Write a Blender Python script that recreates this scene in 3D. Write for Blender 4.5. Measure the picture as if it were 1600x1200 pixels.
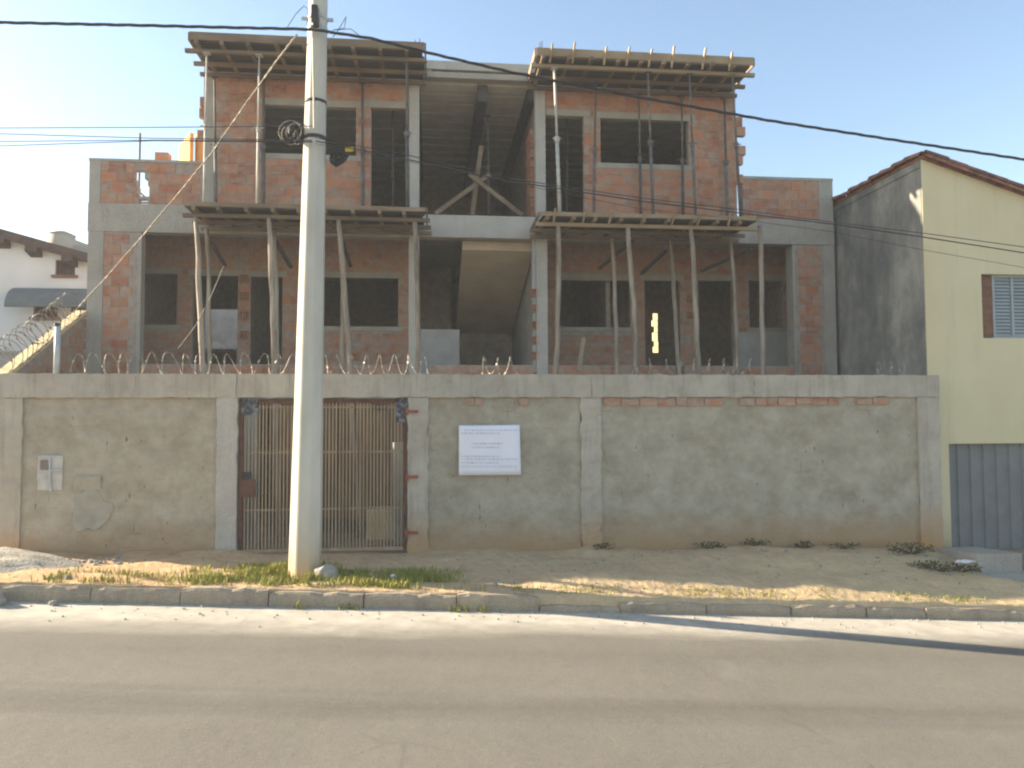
import bpy, math, random
from mathutils import Vector, Matrix
R = math.radians
rnd = random.Random(7)
for o in list(bpy.data.objects): bpy.data.objects.remove(o)
scene = bpy.context.scene
C = scene.collection

# ------------------------------------------------------------------ camera
YAW, PITCH, ROLL, FPX = R(6.0), R(2.75), R(-0.25), 1200.0
CAM = Vector((0, 0, 2.05))
FW = Vector((math.sin(YAW)*math.cos(PITCH), math.cos(YAW)*math.cos(PITCH), math.sin(PITCH)))
r0 = Vector((math.cos(YAW), -math.sin(YAW), 0)); u0 = r0.cross(FW)
RT = r0*math.cos(ROLL) + u0*math.sin(ROLL); UP = u0*math.cos(ROLL) - r0*math.sin(ROLL)
cd = bpy.data.cameras.new('camera'); cam = bpy.data.objects.new('camera', cd); C.objects.link(cam)
cd.sensor_width = 36; cd.lens = 36*FPX/1600; cd.clip_start = .1; cd.clip_end = 2000
M = Matrix((RT, UP, -FW)).transposed().to_4x4(); M.translation = CAM; cam.matrix_world = M
scene.camera = cam
# ------------------------------------------------------------------ sky, sun, exposure
SUN_EL, SUN_AZ = R(22), R(-72.7)          # azimuth from +Y, towards -X (left, behind the house)
w = bpy.data.worlds.new('World'); scene.world = w; w.use_nodes = True
nt = w.node_tree; bg = nt.nodes['Background']
sk = nt.nodes.new('ShaderNodeTexSky'); sk.sky_type = 'NISHITA'; sk.sun_disc = False
sk.sun_elevation = SUN_EL; sk.sun_rotation = SUN_AZ; sk.air_density = 1.0; sk.dust_density = .9; sk.ozone_density = 1.4
nt.links.new(sk.outputs[0], bg.inputs[0]); bg.inputs[1].default_value = .085
sl = bpy.data.lights.new('sun', 'SUN'); sl.energy = 5.0; sl.angle = R(.55); sl.color = (1, .88, .72)
so = bpy.data.objects.new('sun', sl); C.objects.link(so)
ts = Vector((math.sin(SUN_AZ)*math.cos(SUN_EL), math.cos(SUN_AZ)*math.cos(SUN_EL), math.sin(SUN_EL)))
so.rotation_euler = ts.to_track_quat('Z', 'Y').to_euler(); so.location = (-20, 8, 20)
vs = scene.view_settings; vs.view_transform = 'Standard'; vs.look = 'None'; vs.gamma = 1; vs.exposure = 1.95
vs.use_white_balance = True; vs.white_balance_temperature = 7050; vs.white_balance_tint = 8
scene.render.engine = 'CYCLES'
try: scene.cycles.filter_width = 2.2
except Exception: pass

# ------------------------------------------------------------------ helpers
def U(px, py, Y):                        # the point at distance Y that the survey pixel shows
    d = FW + RT*((px-800)/FPX) - UP*((py-600)/FPX)
    return CAM + d*(Y/d.y)
def zw(x): x = max(-30, min(30, x)); return .02 - .017*x          # foot of the front wall
def zk(x): x = max(-30, min(30, x)); return -.02 - .05*x          # top of the kerb
def zr(x): x = max(-30, min(30, x)); return -.20 - .048*x          # road at the kerb
def tag(o, label=None, cat=None, group=None, kind=None):
    if label: o['label'] = label
    if cat: o['category'] = cat
    if group: o['group'] = group
    if kind: o['kind'] = kind
    return o
def child(o, p):
    o.parent = p
    o.matrix_parent_inverse = Matrix.Translation(-p.location) if p.parent is None else Matrix.Identity(4)
def thing(name, loc, label, cat, group=None):
    o = bpy.data.objects.new(name, None); C.objects.link(o); o.location = loc; o.empty_display_size = .2
    return tag(o, label, cat, group)
class MB:
    def __init__(s): s.v = []; s.f = []
    def box(s, x0, x1, y0, y1, z0, z1):
        n = len(s.v)
        s.v += [(x0,y0,z0),(x1,y0,z0),(x1,y1,z0),(x0,y1,z0),(x0,y0,z1),(x1,y0,z1),(x1,y1,z1),(x0,y1,z1)]
        s.f += [(n,n+3,n+2,n+1),(n+4,n+5,n+6,n+7),(n,n+1,n+5,n+4),(n+1,n+2,n+6,n+5),(n+2,n+3,n+7,n+6),(n+3,n,n+4,n+7)]
        return s
    def bar(s, a, b, w, h, up=(0,0,1)):      # rectangular bar from a to b
        a, b = Vector(a), Vector(b); d = (b-a).normalized(); u = Vector(up)
        if abs(d.dot(u)) > .98: u = Vector((0,1,0))
        x = d.cross(u).normalized()*w/2; y = x.cross(d).normalized()*h/2; n = len(s.v)
        for p in (a, b): s.v += [tuple(p-x-y), tuple(p+x-y), tuple(p+x+y), tuple(p-x+y)]
        s.f += [(n+3,n+2,n+1,n),(n+4,n+5,n+6,n+7)] + [(n+i,n+(i+1)%4,n+4+(i+1)%4,n+4+i) for i in range(4)]
        return s
    def tube(s, pts, r, n=6, cap=True):
        pts = [Vector(p) for p in pts]; rs = r if isinstance(r, (list, tuple)) else [r]*len(pts); b0 = len(s.v); pu = None
        for i, p in enumerate(pts):
            d = (pts[min(i+1, len(pts)-1)] - pts[max(i-1, 0)]).normalized()
            u = pu if pu is not None else (Vector((0,0,1)) if abs(d.z) < .9 else Vector((1,0,0)))
            x = (u - d*u.dot(d))
            if x.length < 1e-4: x = d.orthogonal()
            x.normalize(); y = d.cross(x); pu = x
            for k in range(n):
                a = 2*math.pi*k/n; s.v.append(tuple(p + (x*math.cos(a)+y*math.sin(a))*rs[i]))
        for i in range(len(pts)-1):
            for k in range(n):
                q = b0+i*n; s.f.append((q+k, q+(k+1)%n, q+n+(k+1)%n, q+n+k))
        if cap: s.f.append(tuple(b0+k for k in reversed(range(n)))); s.f.append(tuple(b0+(len(pts)-1)*n+k for k in range(n)))
        return s
    def prism(s, poly, ax, a, b):            # polygon in the two other axes, extruded along ax from a to b
        n = len(s.v); m = len(poly)
        for t in (a, b):
            for p, q in poly: s.v.append({'x': (t,p,q), 'y': (p,t,q), 'z': (p,q,t)}[ax])
        s.f.append(tuple(n+i for i in range(m))); s.f.append(tuple(n+m+i for i in reversed(range(m))))
        s.f += [(n+i, n+m+i, n+m+(i+1)%m, n+(i+1)%m) for i in range(m)]
        return s
    def grid(s, x0, x1, z0, z1, y0, y1, openings, axis='y'):   # a wall slab with real openings
        def cuts(a, b, i): return sorted({a, b} | {max(a, min(b, v)) for o in openings for v in (o[i], o[i+1])})
        xs, zs = cuts(x0, x1, 0), cuts(z0, z1, 2)
        inside = lambda i, j: 0 <= i < len(xs)-1 and 0 <= j < len(zs)-1 and not any(
            o[0] < (xs[i]+xs[i+1])/2 < o[1] and o[2] < (zs[j]+zs[j+1])/2 < o[3] for o in openings)
        def P(x, y, z): return (x, y, z) if axis == 'y' else (y, x, z)
        def q(*p):
            n = len(s.v); s.v += [P(*k) for k in p]; s.f.append((n, n+1, n+2, n+3))
        for i in range(len(xs)-1):
            for j in range(len(zs)-1):
                if not inside(i, j): continue
                a, b, c, d = xs[i], xs[i+1], zs[j], zs[j+1]
                q((a,y0,c),(b,y0,c),(b,y0,d),(a,y0,d)); q((a,y1,c),(a,y1,d),(b,y1,d),(b,y1,c))
                if not inside(i-1, j): q((a,y0,c),(a,y0,d),(a,y1,d),(a,y1,c))
                if not inside(i+1, j): q((b,y0,c),(b,y1,c),(b,y1,d),(b,y0,d))
                if not inside(i, j-1): q((a,y0,c),(a,y1,c),(b,y1,c),(b,y0,c))
                if not inside(i, j+1): q((a,y0,d),(b,y0,d),(b,y1,d),(a,y1,d))
        return s
    def build(s, name, mat, parent=None, smooth=False):
        me = bpy.data.meshes.new(name); off = Vector((0,0,0))
        if parent is None and s.v:
            xs, ys, zs = zip(*s.v); off = Vector(((min(xs)+max(xs))/2, (min(ys)+max(ys))/2, min(zs)))
        me.from_pydata([tuple(Vector(p)-off) for p in s.v], [], s.f); me.materials.append(mat)
        if smooth: me.polygons.foreach_set('use_smooth', [True]*len(me.polygons))
        o = bpy.data.objects.new(name, me); C.objects.link(o); o.location = off
        if parent: child(o, parent)
        return o
_unit = {}
def piece(name, parent, mat, c, size, rot=(0,0,0)):          # a box piece that shares its mesh with its like
    k = (name, mat.name)
    if k not in _unit:
        b = MB().box(-.5,.5,-.5,.5,-.5,.5); me = bpy.data.meshes.new(name); me.from_pydata(b.v, [], b.f); me.materials.append(mat); _unit[k] = me
    o = bpy.data.objects.new(name, _unit[k]); C.objects.link(o); o.location = c; o.scale = size; o.rotation_euler = rot
    child(o, parent); return o
def lerp(a, b, t): return a + (b-a)*t
def smooth01(t): t = max(0, min(1, t)); return t*t*(3-2*t)
from mathutils import noise as mn
def fbm(x, y, z=0, o=4): return mn.fractal(Vector((x, y, z)), 1.0, 2.0, o)

# ------------------------------------------------------------------ materials
class NM:
    def __init__(s, name, rough=.9, spec=.25):
        s.m = bpy.data.materials.new(name); s.m.use_nodes = True; s.t = s.m.node_tree; s.b = s.t.nodes['Principled BSDF']
        s.b.inputs['Roughness'].default_value = rough; s.b.inputs['Specular IOR Level'].default_value = spec
        s.pos = s.n('ShaderNodeNewGeometry').outputs['Position']; s.h = None
    def n(s, t, **k):
        x = s.t.nodes.new(t)
        for a, b in k.items(): setattr(x, a, b)
        return x
    def l(s, a, b): s.t.links.new(a, b)
    def noise(s, scale, detail=4, stretch=(1,1,1), rough=.55, seed=0):
        mp = s.n('ShaderNodeMapping'); mp.inputs['Scale'].default_value = stretch; mp.inputs['Location'].default_value = (seed*3.1, seed*1.7, seed*2.3)
        s.l(s.pos, mp.inputs[0]); x = s.n('ShaderNodeTexNoise'); s.l(mp.outputs[0], x.inputs['Vector'])
        x.inputs['Scale'].default_value = scale; x.inputs['Detail'].default_value = detail; x.inputs['Roughness'].default_value = rough
        return x.outputs['Fac']
    def ramp(s, fac, stops):
        x = s.n('ShaderNodeValToRGB'); e = x.color_ramp.elements
        while len(e) < len(stops): e.new(.5)
        for k, (p, c) in zip(e, stops):
            k.position = p; k.color = (c[0], c[1], c[2], 1) if isinstance(c, tuple) else (c, c, c, 1)
        s.l(fac, x.inputs[0]); return x.outputs[0]
    def mix(s, f, a, b, blend='MIX'):
        x = s.n('ShaderNodeMix', data_type='RGBA', blend_type=blend)
        for i, v in ((0, f), (6, a), (7, b)):
            if isinstance(v, (int, float)): x.inputs[i].default_value = v
            elif isinstance(v, tuple): x.inputs[i].default_value = (*v, 1)
            else: s.l(v, x.inputs[i])
        return x.outputs[2]
    def math(s, op, a, b=0.0):
        x = s.n('ShaderNodeMath', operation=op)
        for i, v in ((0, a), (1, b)):
            if isinstance(v, (int, float)): x.inputs[i].default_value = v
            else: s.l(v, x.inputs[i])
        return x.outputs[0]
    def sep(s):
        x = s.n('ShaderNodeSeparateXYZ'); s.l(s.pos, x.inputs[0]); return x.outputs
    def rand(s):
        a = s.n('ShaderNodeObjectInfo').outputs['Random']; g = s.n('ShaderNodeNewGeometry').outputs['Random Per Island']
        return s.math('FRACT', s.math('ADD', a, g))
    def bump(s, fac, strength=.4, dist=.01):
        x = s.n('ShaderNodeBump'); x.inputs['Strength'].default_value = strength; x.inputs['Distance'].default_value = dist
        s.l(fac, x.inputs['Height'])
        if s.h is not None: s.l(s.h, x.inputs['Normal'])
        s.h = x.outputs[0]; s.l(s.h, s.b.inputs['Normal']); return s
    def col(s, c):
        if isinstance(c, tuple): s.b.inputs['Base Color'].default_value = (*c, 1)
        else: s.l(c, s.b.inputs['Base Color'])
        return s
def simple(name, stops, scale=3, rough=.85, bump=.4, bscale=40, bdist=.006, stretch=(1,1,1), var=0.0, metal=0, detail=5, spec=.25):
    k = NM(name, rough, spec); c = k.ramp(k.noise(scale, detail, stretch), stops)
    if var:
        c = k.mix(1.0, c, k.ramp(k.rand(), [(0, 1-var), (1, 1.0)]), 'MULTIPLY')
    k.col(c); k.b.inputs['Metallic'].default_value = metal
    if bump: k.bump(k.noise(bscale, 4, stretch, seed=2), bump, bdist)
    return k.m
def brick_material(name, dirt):
    k = NM(name, .92, .15); r = k.rand()
    c = k.ramp(r, [(0, (.26,.08,.04)), (.2, (.40,.135,.065)), (.45, (.52,.19,.09)), (.7, (.49,.21,.11)), (.86, (.31,.10,.05)), (1, (.54,.28,.165))])
    c = k.mix(.4, c, k.ramp(k.noise(7, 6), [(.3, (.28,.115,.065)), (.7, (.50,.25,.15))]))
    sm = k.ramp(k.noise(3.4, 6, (1,1,1.6), .65, seed=4), [(.47-dirt*.25, 0.0), (.74-dirt*.3, .85)])
    c = k.mix(sm, c, k.ramp(k.noise(14, 4, seed=1), [(.3, (.30,.235,.185)), (.7, (.42,.345,.28))]))
    k.col(c)
    z = k.math('FRACT', k.math('MULTIPLY', k.sep()[2], 42.0)); k.bump(k.math('GREATER_THAN', z, .5), .25, .002)
    k.bump(k.noise(55, 4), .45, .006); return k.m
BRICK = brick_material('hollow clay brick', .25)
BRICK_D = brick_material('mortar smeared clay brick', .5)
MORTAR = simple('mortar', [(.3, (.27,.215,.175)), (.7, (.40,.335,.28))], 7, .95, .7, 60, .008)
def concrete(name, a, b, streak=.35, scale=2.0):
    k = NM(name, .9, .2); c = k.ramp(k.noise(scale, 7, rough=.65), [(.28, a), (.72, b)])
    st = k.ramp(k.noise(5, 5, (1,1,.12), .7, seed=3), [(.48, 0.0), (.75, streak)])
    c = k.mix(st, c, tuple(x*.5 for x in a)); c = k.mix(.25, c, k.ramp(k.noise(45, 3, seed=5), [(.3, .12), (.7, .5)]))
    k.col(c); k.bump(k.noise(28, 6, seed=6), .5, .01); return k.m
CONC = concrete('raw concrete', (.30,.265,.21), (.44,.395,.32))
CONC_L = concrete('pale concrete', (.38,.35,.295), (.51,.475,.41), .3)
def wall_mat():
    k = NM('rough cast cement wall', .95, .12)
    c = k.ramp(k.noise(1.5, 7, (1,1,1.2), .62), [(.3, (.30,.252,.182)), (.5, (.385,.335,.252)), (.72, (.48,.43,.34))])
    c = k.mix(.32, c, k.ramp(k.noise(4.2, 7, (1,1,1.1), .68, seed=8), [(.34, (.21,.178,.13)), (.66, (.49,.44,.36))]))
    z = k.math('ADD', k.sep()[2], k.math('MULTIPLY', k.noise(2.2, 5, seed=9), .55))
    c = k.mix(k.ramp(z, [(.3, .9), (.9, 0.0)]), c, (.38,.235,.12))
    bt = k.n('ShaderNodeTexBrick'); mp = k.n('ShaderNodeMapping'); mp.inputs['Rotation'].default_value = (R(90), 0, 0); k.l(k.pos, mp.inputs[0]); k.l(mp.outputs[0], bt.inputs[0])
    bt.inputs['Scale'].default_value = 1; bt.inputs['Brick Width'].default_value = .4; bt.inputs['Row Height'].default_value = .2; bt.inputs['Mortar Size'].default_value = .005
    jm = k.math('MULTIPLY', bt.outputs['Fac'], k.ramp(k.noise(1.7, 3, seed=12), [(.60, 0.0), (.70, .6)])); c = k.mix(jm, c, (.10,.09,.075))
    c = k.mix(k.ramp(k.noise(9, 2, (1.6,1,.5), seed=22), [(.715, 0.0), (.735, .75)]), c, (.08,.07,.055))
    k.col(c); k.bump(k.noise(5, 6, seed=4), .8, .06); k.bump(k.noise(48, 5, seed=5), .75, .014); return k.m
ROUGH = wall_mat()
def cap_mat(name, a, b):
    k = NM(name, .92, .15); c = k.ramp(k.noise(1.8, 7, rough=.62), [(.3, a), (.7, b)])
    st = k.ramp(k.noise(9, 5, (1,1,.1), .72, seed=3), [(.5, 0.0), (.72, .45)]); c = k.mix(st, c, (.17,.155,.125))
    z = k.math('ADD', k.sep()[2], k.math('MULTIPLY', k.noise(2.2, 5, seed=9), .55)); c = k.mix(k.ramp(z, [(.3, .95), (.95, 0.0)]), c, (.42,.245,.11))
    k.col(c); k.bump(k.noise(20, 6, seed=6), .55, .014); return k.m
CAP = cap_mat('weathered cast concrete', (.34,.295,.235), (.47,.42,.345))
PLAST = simple('fresh cement plaster', [(.3, (.33,.325,.30)), (.7, (.45,.44,.42))], 3, .9, .4, 50)
BOARD = simple('weathered formwork timber', [(.3, (.15,.105,.07)), (.55, (.24,.17,.11)), (.75, (.33,.25,.17))], 5, .8, .4, 30, .004, (.25,1,1), .35)
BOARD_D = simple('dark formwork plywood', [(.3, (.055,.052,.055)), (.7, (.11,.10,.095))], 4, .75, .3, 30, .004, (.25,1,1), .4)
GATEW = simple('warm brown board', [(.3, (.17,.10,.052)), (.7, (.36,.23,.125))], 5, .8, .3, 30, .004, (1,1,.2), .5)
PALEW = simple('sunlit toned sawn pine', [(.3, (.30,.215,.13)), (.7, (.44,.335,.21))], 6, .8, .3, 40, .004, (.3,1,1), .25)  # sunlight on the right eave edges is put into this pale tone
def pole_mat():
    k = NM('peeled eucalyptus log', .85, .2)
    c = k.ramp(k.noise(7, 6, (1,1,.18), .65), [(.3, (.17,.125,.09)), (.5, (.33,.27,.21)), (.72, (.47,.40,.32))])
    c = k.mix(.4, c, k.mix(1.0, c, k.ramp(k.rand(), [(0, .55), (1, 1.0)]), 'MULTIPLY')); k.col(c); k.bump(k.noise(30, 4, (1,1,.15)), .6, .01); return k.m
LOG = pole_mat()
STEEL = simple('painted steel shore', [(.3, (.075,.07,.068)), (.7, (.19,.175,.16))], 8, .7, .3, 40, .003, var=.4, spec=.4)
RUST = simple('rusty brown steel', [(.3, (.075,.036,.027)), (.7, (.15,.075,.052))], 9, .75, .4, 60, .003)
BARM = simple('dusty beige gate bar', [(.3, (.25,.18,.115)), (.7, (.38,.285,.185))], 6, .6, .2, 60, .002, (1,1,.3), .2, spec=.35)
BLACK = simple('black cable rubber', [(.3, (.018,.018,.022)), (.7, (.05,.05,.058))], 8, .6, 0)
WIRE = simple('galvanised razor wire', [(.3, (.20,.18,.15)), (.7, (.38,.35,.29))], 12, .6, 0, metal=.1, spec=.4)
GALV = simple('grey galvanised post', [(.3, (.33,.35,.37)), (.7, (.48,.50,.52))], 6, .5, .2, spec=.4)
GREYROPE = simple('pale twisted service cable', [(.3, (.22,.19,.15)), (.7, (.44,.39,.31))], 14, .7, .3)
def pole_conc():
    k = NM('centrifuged concrete pole', .85, .25); c = k.ramp(k.noise(3, 6, (1,1,.35)), [(.3, (.42,.39,.325)), (.7, (.55,.515,.44))])
    z = k.math('ADD', k.sep()[2], k.math('MULTIPLY', k.noise(3, 4), .5)); c = k.mix(k.ramp(z, [(.3, .75), (.9, 0.0)]), c, (.42,.27,.13))
    k.col(c); k.bump(k.noise(35, 5), .3, .006); return k.m
POLE = pole_conc()
def yellow():
    k = NM('pale yellow wall paint', .88, .15); c = k.ramp(k.noise(.8, 8, (1,1,.5)), [(.3, (.55,.475,.29)), (.5, (.61,.53,.335)), (.7, (.65,.575,.38))])
    c = k.mix(k.ramp(k.noise(4, 6, (1,1,.09), .7, seed=3), [(.54, 0.0), (.8, .35)]), c, (.36,.32,.22))
    z = k.math('ADD', k.sep()[2], k.math('MULTIPLY', k.noise(2.5, 5, seed=9), .8)); c = k.mix(k.ramp(z, [(.1, .6), (.9, 0.0)]), c, (.38,.27,.16))
    k.col(c); k.bump(k.noise(14, 6), .3, .012); k.bump(k.noise(70, 3), .3, .004); return k.m
YELLOW = yellow()
def stained():
    k = NM('stained grey render', .95, .12)
    c = k.ramp(k.noise(1.1, 8, (1,1,.7), .68), [(.34, (.11,.115,.115)), (.5, (.20,.20,.185)), (.66, (.33,.32,.285))])
    s = k.ramp(k.noise(3, 6, (1,1,.13), .7, seed=7), [(.47, 0.0), (.7, .5)]); c = k.mix(s, c, (.10,.105,.105))
    z = k.ramp(k.math('ADD', k.sep()[2], k.noise(2, 4)), [(.0, 0.0), (1, 1.0)])
    k.col(c); k.bump(k.noise(25, 6), .5, .01); return k.m
STAIN = stained()
TILE = simple('weathered clay roof tile', [(.3, (.15,.065,.045)), (.5, (.30,.125,.075)), (.75, (.42,.20,.12))], 5, .9, .4, 40, .006, var=.45)
LOUVRE = simple('blue grey shutter paint', [(.3, (.27,.315,.33)), (.7, (.34,.385,.40))], 4, .5, .1, spec=.35)
BROWNP = simple('brown shutter paint', [(.3, (.17,.085,.055)), (.7, (.24,.125,.08))], 6, .6, .2)
GARAGE = simple('slate grey sheet steel', [(.3, (.125,.135,.14)), (.7, (.175,.185,.19))], 2.5, .5, .15, 50, .003, spec=.4)
WHITEW = simple('white house paint', [(.3, (.66,.65,.62)), (.7, (.78,.77,.74))], 1.2, .85, .2, 50, .004)
DARKWD = simple('dark brown eaves timber', [(.3, (.06,.04,.033)), (.7, (.12,.08,.06))], 5, .7, .2)
AWN = simple('grey green awning canvas', [(.3, (.12,.14,.145)), (.7, (.17,.19,.195))], 3, .8, .2)
TANK = simple('beige fibre cement tank', [(.3, (.42,.34,.25)), (.7, (.52,.43,.33))], 3, .85, .2)
PAPER = simple('white printed paper', [(.3, (.76,.75,.82)), (.7, (.82,.81,.88))], 2, .6, .1, 20, .003)
INK = simple('faded print ink', [(.3, (.40,.39,.47)), (.7, (.56,.55,.63))], 30, .8, 0)
YTAG = simple('yellow cable tag plastic', [(.3, (.75,.50,.03)), (.7, (.82,.58,.05))], 3, .5, 0)
ORANGE = simple('orange painted wall', [(.3, (.58,.27,.07)), (.7, (.68,.35,.10))], 3, .85, .2)
SANDY = simple('yellow ochre render', [(.3, (.62,.48,.26)), (.7, (.72,.58,.34))], 3, .9, .2)
STONE = simple('grey broken stone', [(.3, (.24,.22,.185)), (.7, (.42,.40,.35))], 6, .95, .6, 30, .02, var=.3)
LITTER = simple('white plastic film', [(.3, (.74,.74,.72)), (.7, (.82,.82,.80))], 4, .5, .3)
def leafm(name, a, b):
    k = NM(name, .7, .2); k.col(k.mix(1.0, k.ramp(k.noise(2.5, 4), [(.3, a), (.7, b)]), k.ramp(k.rand(), [(0, .6), (1, 1.0)]), 'MULTIPLY')); return k.m
GRASS = leafm('dry verge grass', (.22,.25,.035), (.44,.39,.09))
WEED = leafm('dark weed leaf', (.04,.05,.018), (.10,.10,.04))
def asphalt():
    k = NM('dusty worn asphalt', .88, .2); sx, sy, sz = k.sep()
    c = k.ramp(k.noise(1.3, 8, (.7,1,1), .7), [(.3, (.125,.115,.096)), (.7, (.168,.156,.131))])
    c = k.mix(.45, c, k.ramp(k.noise(130, 3, seed=2), [(.3, (.06,.056,.048)), (.72, (.27,.25,.21))]))
    yy = k.math('ADD', sy, k.math('MULTIPLY', k.noise(.35, 3, (.3,1,1), seed=3), .5))
    for y0, wd, f in ((7.85, .22, .2), (6.3, .13, .28)):
        d = k.math('ABSOLUTE', k.math('SUBTRACT', yy, y0)); c = k.mix(k.ramp(d, [(0, f), (wd*2, 0.0)]), c, (.08,.074,.063))
    dust = k.math('ADD', sy, k.math('MULTIPLY', k.noise(1.3, 6, (.35,1,1), .65, seed=5), .9))     # cement dust and fine sand towards the gutter
    c = k.mix(k.ramp(k.math('MULTIPLY', dust, .1), [(.855, 0.0), (.925, .92)]), c, k.ramp(k.noise(4, 5, seed=6), [(.3, (.36,.33,.28)), (.7, (.50,.465,.40))]))
    pt = k.ramp(k.noise(.9, 3, seed=14), [(.70, 0.0), (.74, .3)]); c = k.mix(pt, c, (.19,.18,.16))
    vo = k.n('ShaderNodeTexVoronoi', feature='DISTANCE_TO_EDGE'); vo.inputs['Scale'].default_value = .55; k.l(k.pos, vo.inputs['Vector'])
    ck = k.math('ADD', vo.outputs['Distance'], k.math('MULTIPLY', k.noise(5, 5, seed=15), .03)); ck = k.ramp(ck, [(.014, .3), (.02, 0.0)])
    c = k.mix(k.math('MULTIPLY', ck, k.ramp(k.noise(.4, 3, seed=17), [(.5, 0.0), (.6, .8)])), c, (.05,.045,.04))
    c = k.mix(k.ramp(k.noise(22, 5, rough=.75, seed=19), [(.56, 0.0), (.7, .35)]), c, (.24,.22,.185))
    k.col(c); k.bump(k.noise(170, 3, seed=7), .5, .006); k.bump(k.noise(6, 4), .25, .02); return k.m
ASPH = asphalt()
def dirt():
    k = NM('bare earth verge', .97, .1); sx, sy, sz = k.sep()
    t = k.math('ADD', k.math('MULTIPLY', sx, .06), k.math('MULTIPLY', k.noise(.5, 5, seed=1), .7))
    c = k.ramp(t, [(.05, (.46,.27,.14)), (.38, (.52,.375,.23)), (.7, (.62,.46,.26))])
    c = k.mix(.5, c, k.ramp(k.noise(5, 8, rough=.7, seed=2), [(.3, (.32,.215,.125)), (.7, (.64,.48,.285))]))
    c = k.mix(k.ramp(k.noise(38, 5, seed=3), [(.55, 0.0), (.75, .4)]), c, (.20,.15,.10))
    k.col(c); k.bump(k.noise(9, 7, seed=4), .7, .06); k.bump(k.noise(70, 4, seed=5), .6, .012); return k.m
DIRT = dirt()
SAND = simple('pale builder sand', [(.3, (.28,.25,.20)), (.7, (.45,.41,.34))], 5, .97, .9, 30, .03)
KERB = concrete('old kerb concrete', (.25,.18,.105), (.42,.32,.195), .5, 3)
GROUND = simple('yard earth', [(.3, (.20,.14,.09)), (.7, (.33,.25,.17))], 1.5, .97, .5, 20, .02)
REDP = simple('red oxide hinge paint', [(.3, (.24,.06,.045)), (.7, (.34,.11,.08))], 9, .7, .2)
PATCH = simple('grey green mortar patch', [(.3, (.28,.26,.205)), (.7, (.38,.355,.29))], 4, .95, .6, 40, .012)
HOLE = simple('shade toned brick core', [(.3, (.03,.018,.014)), (.7, (.06,.035,.026))], 5, .95, 0)  # near-black stands in for the shade deep in the brick holes
METERB = simple('brown grey meter box', [(.3, (.16,.12,.10)), (.7, (.22,.17,.145))], 6, .7, .2)
CEIL = simple('pale ceiling block', [(.3, (.56,.52,.46)), (.7, (.68,.64,.58))], 3, .9, .3, 30)
STAIRC = simple('beige shuttered concrete', [(.3, (.46,.38,.275)), (.7, (.58,.49,.37))], 2, .9, .4, 30)
NICHE = simple('white meter niche plaster', [(.3, (.40,.375,.335)), (.7, (.54,.51,.46))], 7, .9, .4)

# ------------------------------------------------------------------ setting: ground, road, kerb, sidewalk
def sheet(name, xs, ys, zf, mat, smooth=True):
    b = MB(); n = len(xs)
    for y in ys:
        for x in xs: b.v.append((x, y, zf(x, y)))
    for j in range(len(ys)-1):
        for i in range(n-1): q = j*n+i; b.f.append((q, q+1, q+n+1, q+n))
    return tag(b.build(name, mat, None, smooth), kind='structure')
def span(a, b, n): return [a+(b-a)*i/n for i in range(n+1)]
sheet('ground', [-600,-100,-40,-30,-10,0,10,30,40,100,600], [-600,-60,-20,0,8,9.3,12.2,14,16,20,26,60,200,600],
      lambda x, y: zw(x)-.03 if y > 12 else zr(x)-.35, GROUND, False)
XS = [-80,-30] + span(-29, 29, 116) + [30, 80]
def road_z(x, y): return zr(x) + .045*smooth01((9.4-y)/4)+ .012*fbm(x*.35, y*.6)*min(1, abs(9.4-y))
sheet('road', XS, span(-9, 9.42, 46), road_z, ASPH)
def walk_z(x, y):
    t = (y-9.5)/2.5; a, b = zk(x), zw(x)
    z = lerp(a, b, smooth01(t) if x > 3 else t)
    z += .06*fbm(x*.6, y*.9, 3)*min(1, max(0, (y-9.45)*2.2)) + .022*fbm(x*2.6, y*3, 8)
    z += .17*math.exp(-((x-5.4)/2.2)**2 - ((y-11.0)/.8)**2)*1.0                       # sandy hump in front of the long panel
    z += .13*smooth01((x-.2)/1.2)*math.exp(-((y-10.05)/.42)**2)*(.8+.5*fbm(x*.8, 1.3, 2))*smooth01((9.2-x)/1.5)   # sand bank behind the kerb, raised so the sunlit strip gets wider
    z -= .14*smooth01((x-7.6)/1.3)*smooth01((y-10.2)/1.0)
    z += .07*smooth01((y-11.55)/.4)*max(0, .35+fbm(x*1.1, 7.7, 6))
    if x > 8.6: z = lerp(z, zk(x)-.02, smooth01((x-8.6)/1.2))
    return z
sheet('sidewalk', XS[:2]+span(-28, -8, 40)+span(-7.85, 13, 160)+span(13.5, 30, 33)+[80], [9.37, 9.41] + span(9.44, 12.2, 26), lambda x, y: walk_z(x, y) - (9.44-y)*4.5 if y < 9.44 else walk_z(x, y), DIRT)
_ks = []
for v_ in range(4):
    kb = MB(); prof = [(-.5,-.5), (-.5,.3), (-.42,.42), (-.25,.5), (.5,.5), (.5,-.5)]; nk = 7
    for i in range(nk+1):
        for y_, z_ in prof:
            e = 1-.12*(i in (0, nk)); kb.v.append((-.5+i/nk, y_*(e if y_ < 0 else 1)+.10*fbm(i*.7, y_*3, v_*5.)*(y_ < .4), z_-(.05*(i in (0, nk))*(z_ > .2))+.05*fbm(i*.9, z_*2, v_*7.+2)*(z_ > .2)))
    m_ = len(prof)
    for i in range(nk):
        for k in range(m_): kb.f.append((i*m_+k, (i+1)*m_+k, (i+1)*m_+(k+1) % m_, i*m_+(k+1) % m_))
    kb.f += [tuple(range(m_)), tuple(nk*m_+k for k in reversed(range(m_)))]
    me = bpy.data.meshes.new('kerb_stone'); me.from_pydata(kb.v, [], kb.f); me.materials.append(KERB); _ks.append(me)
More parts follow.
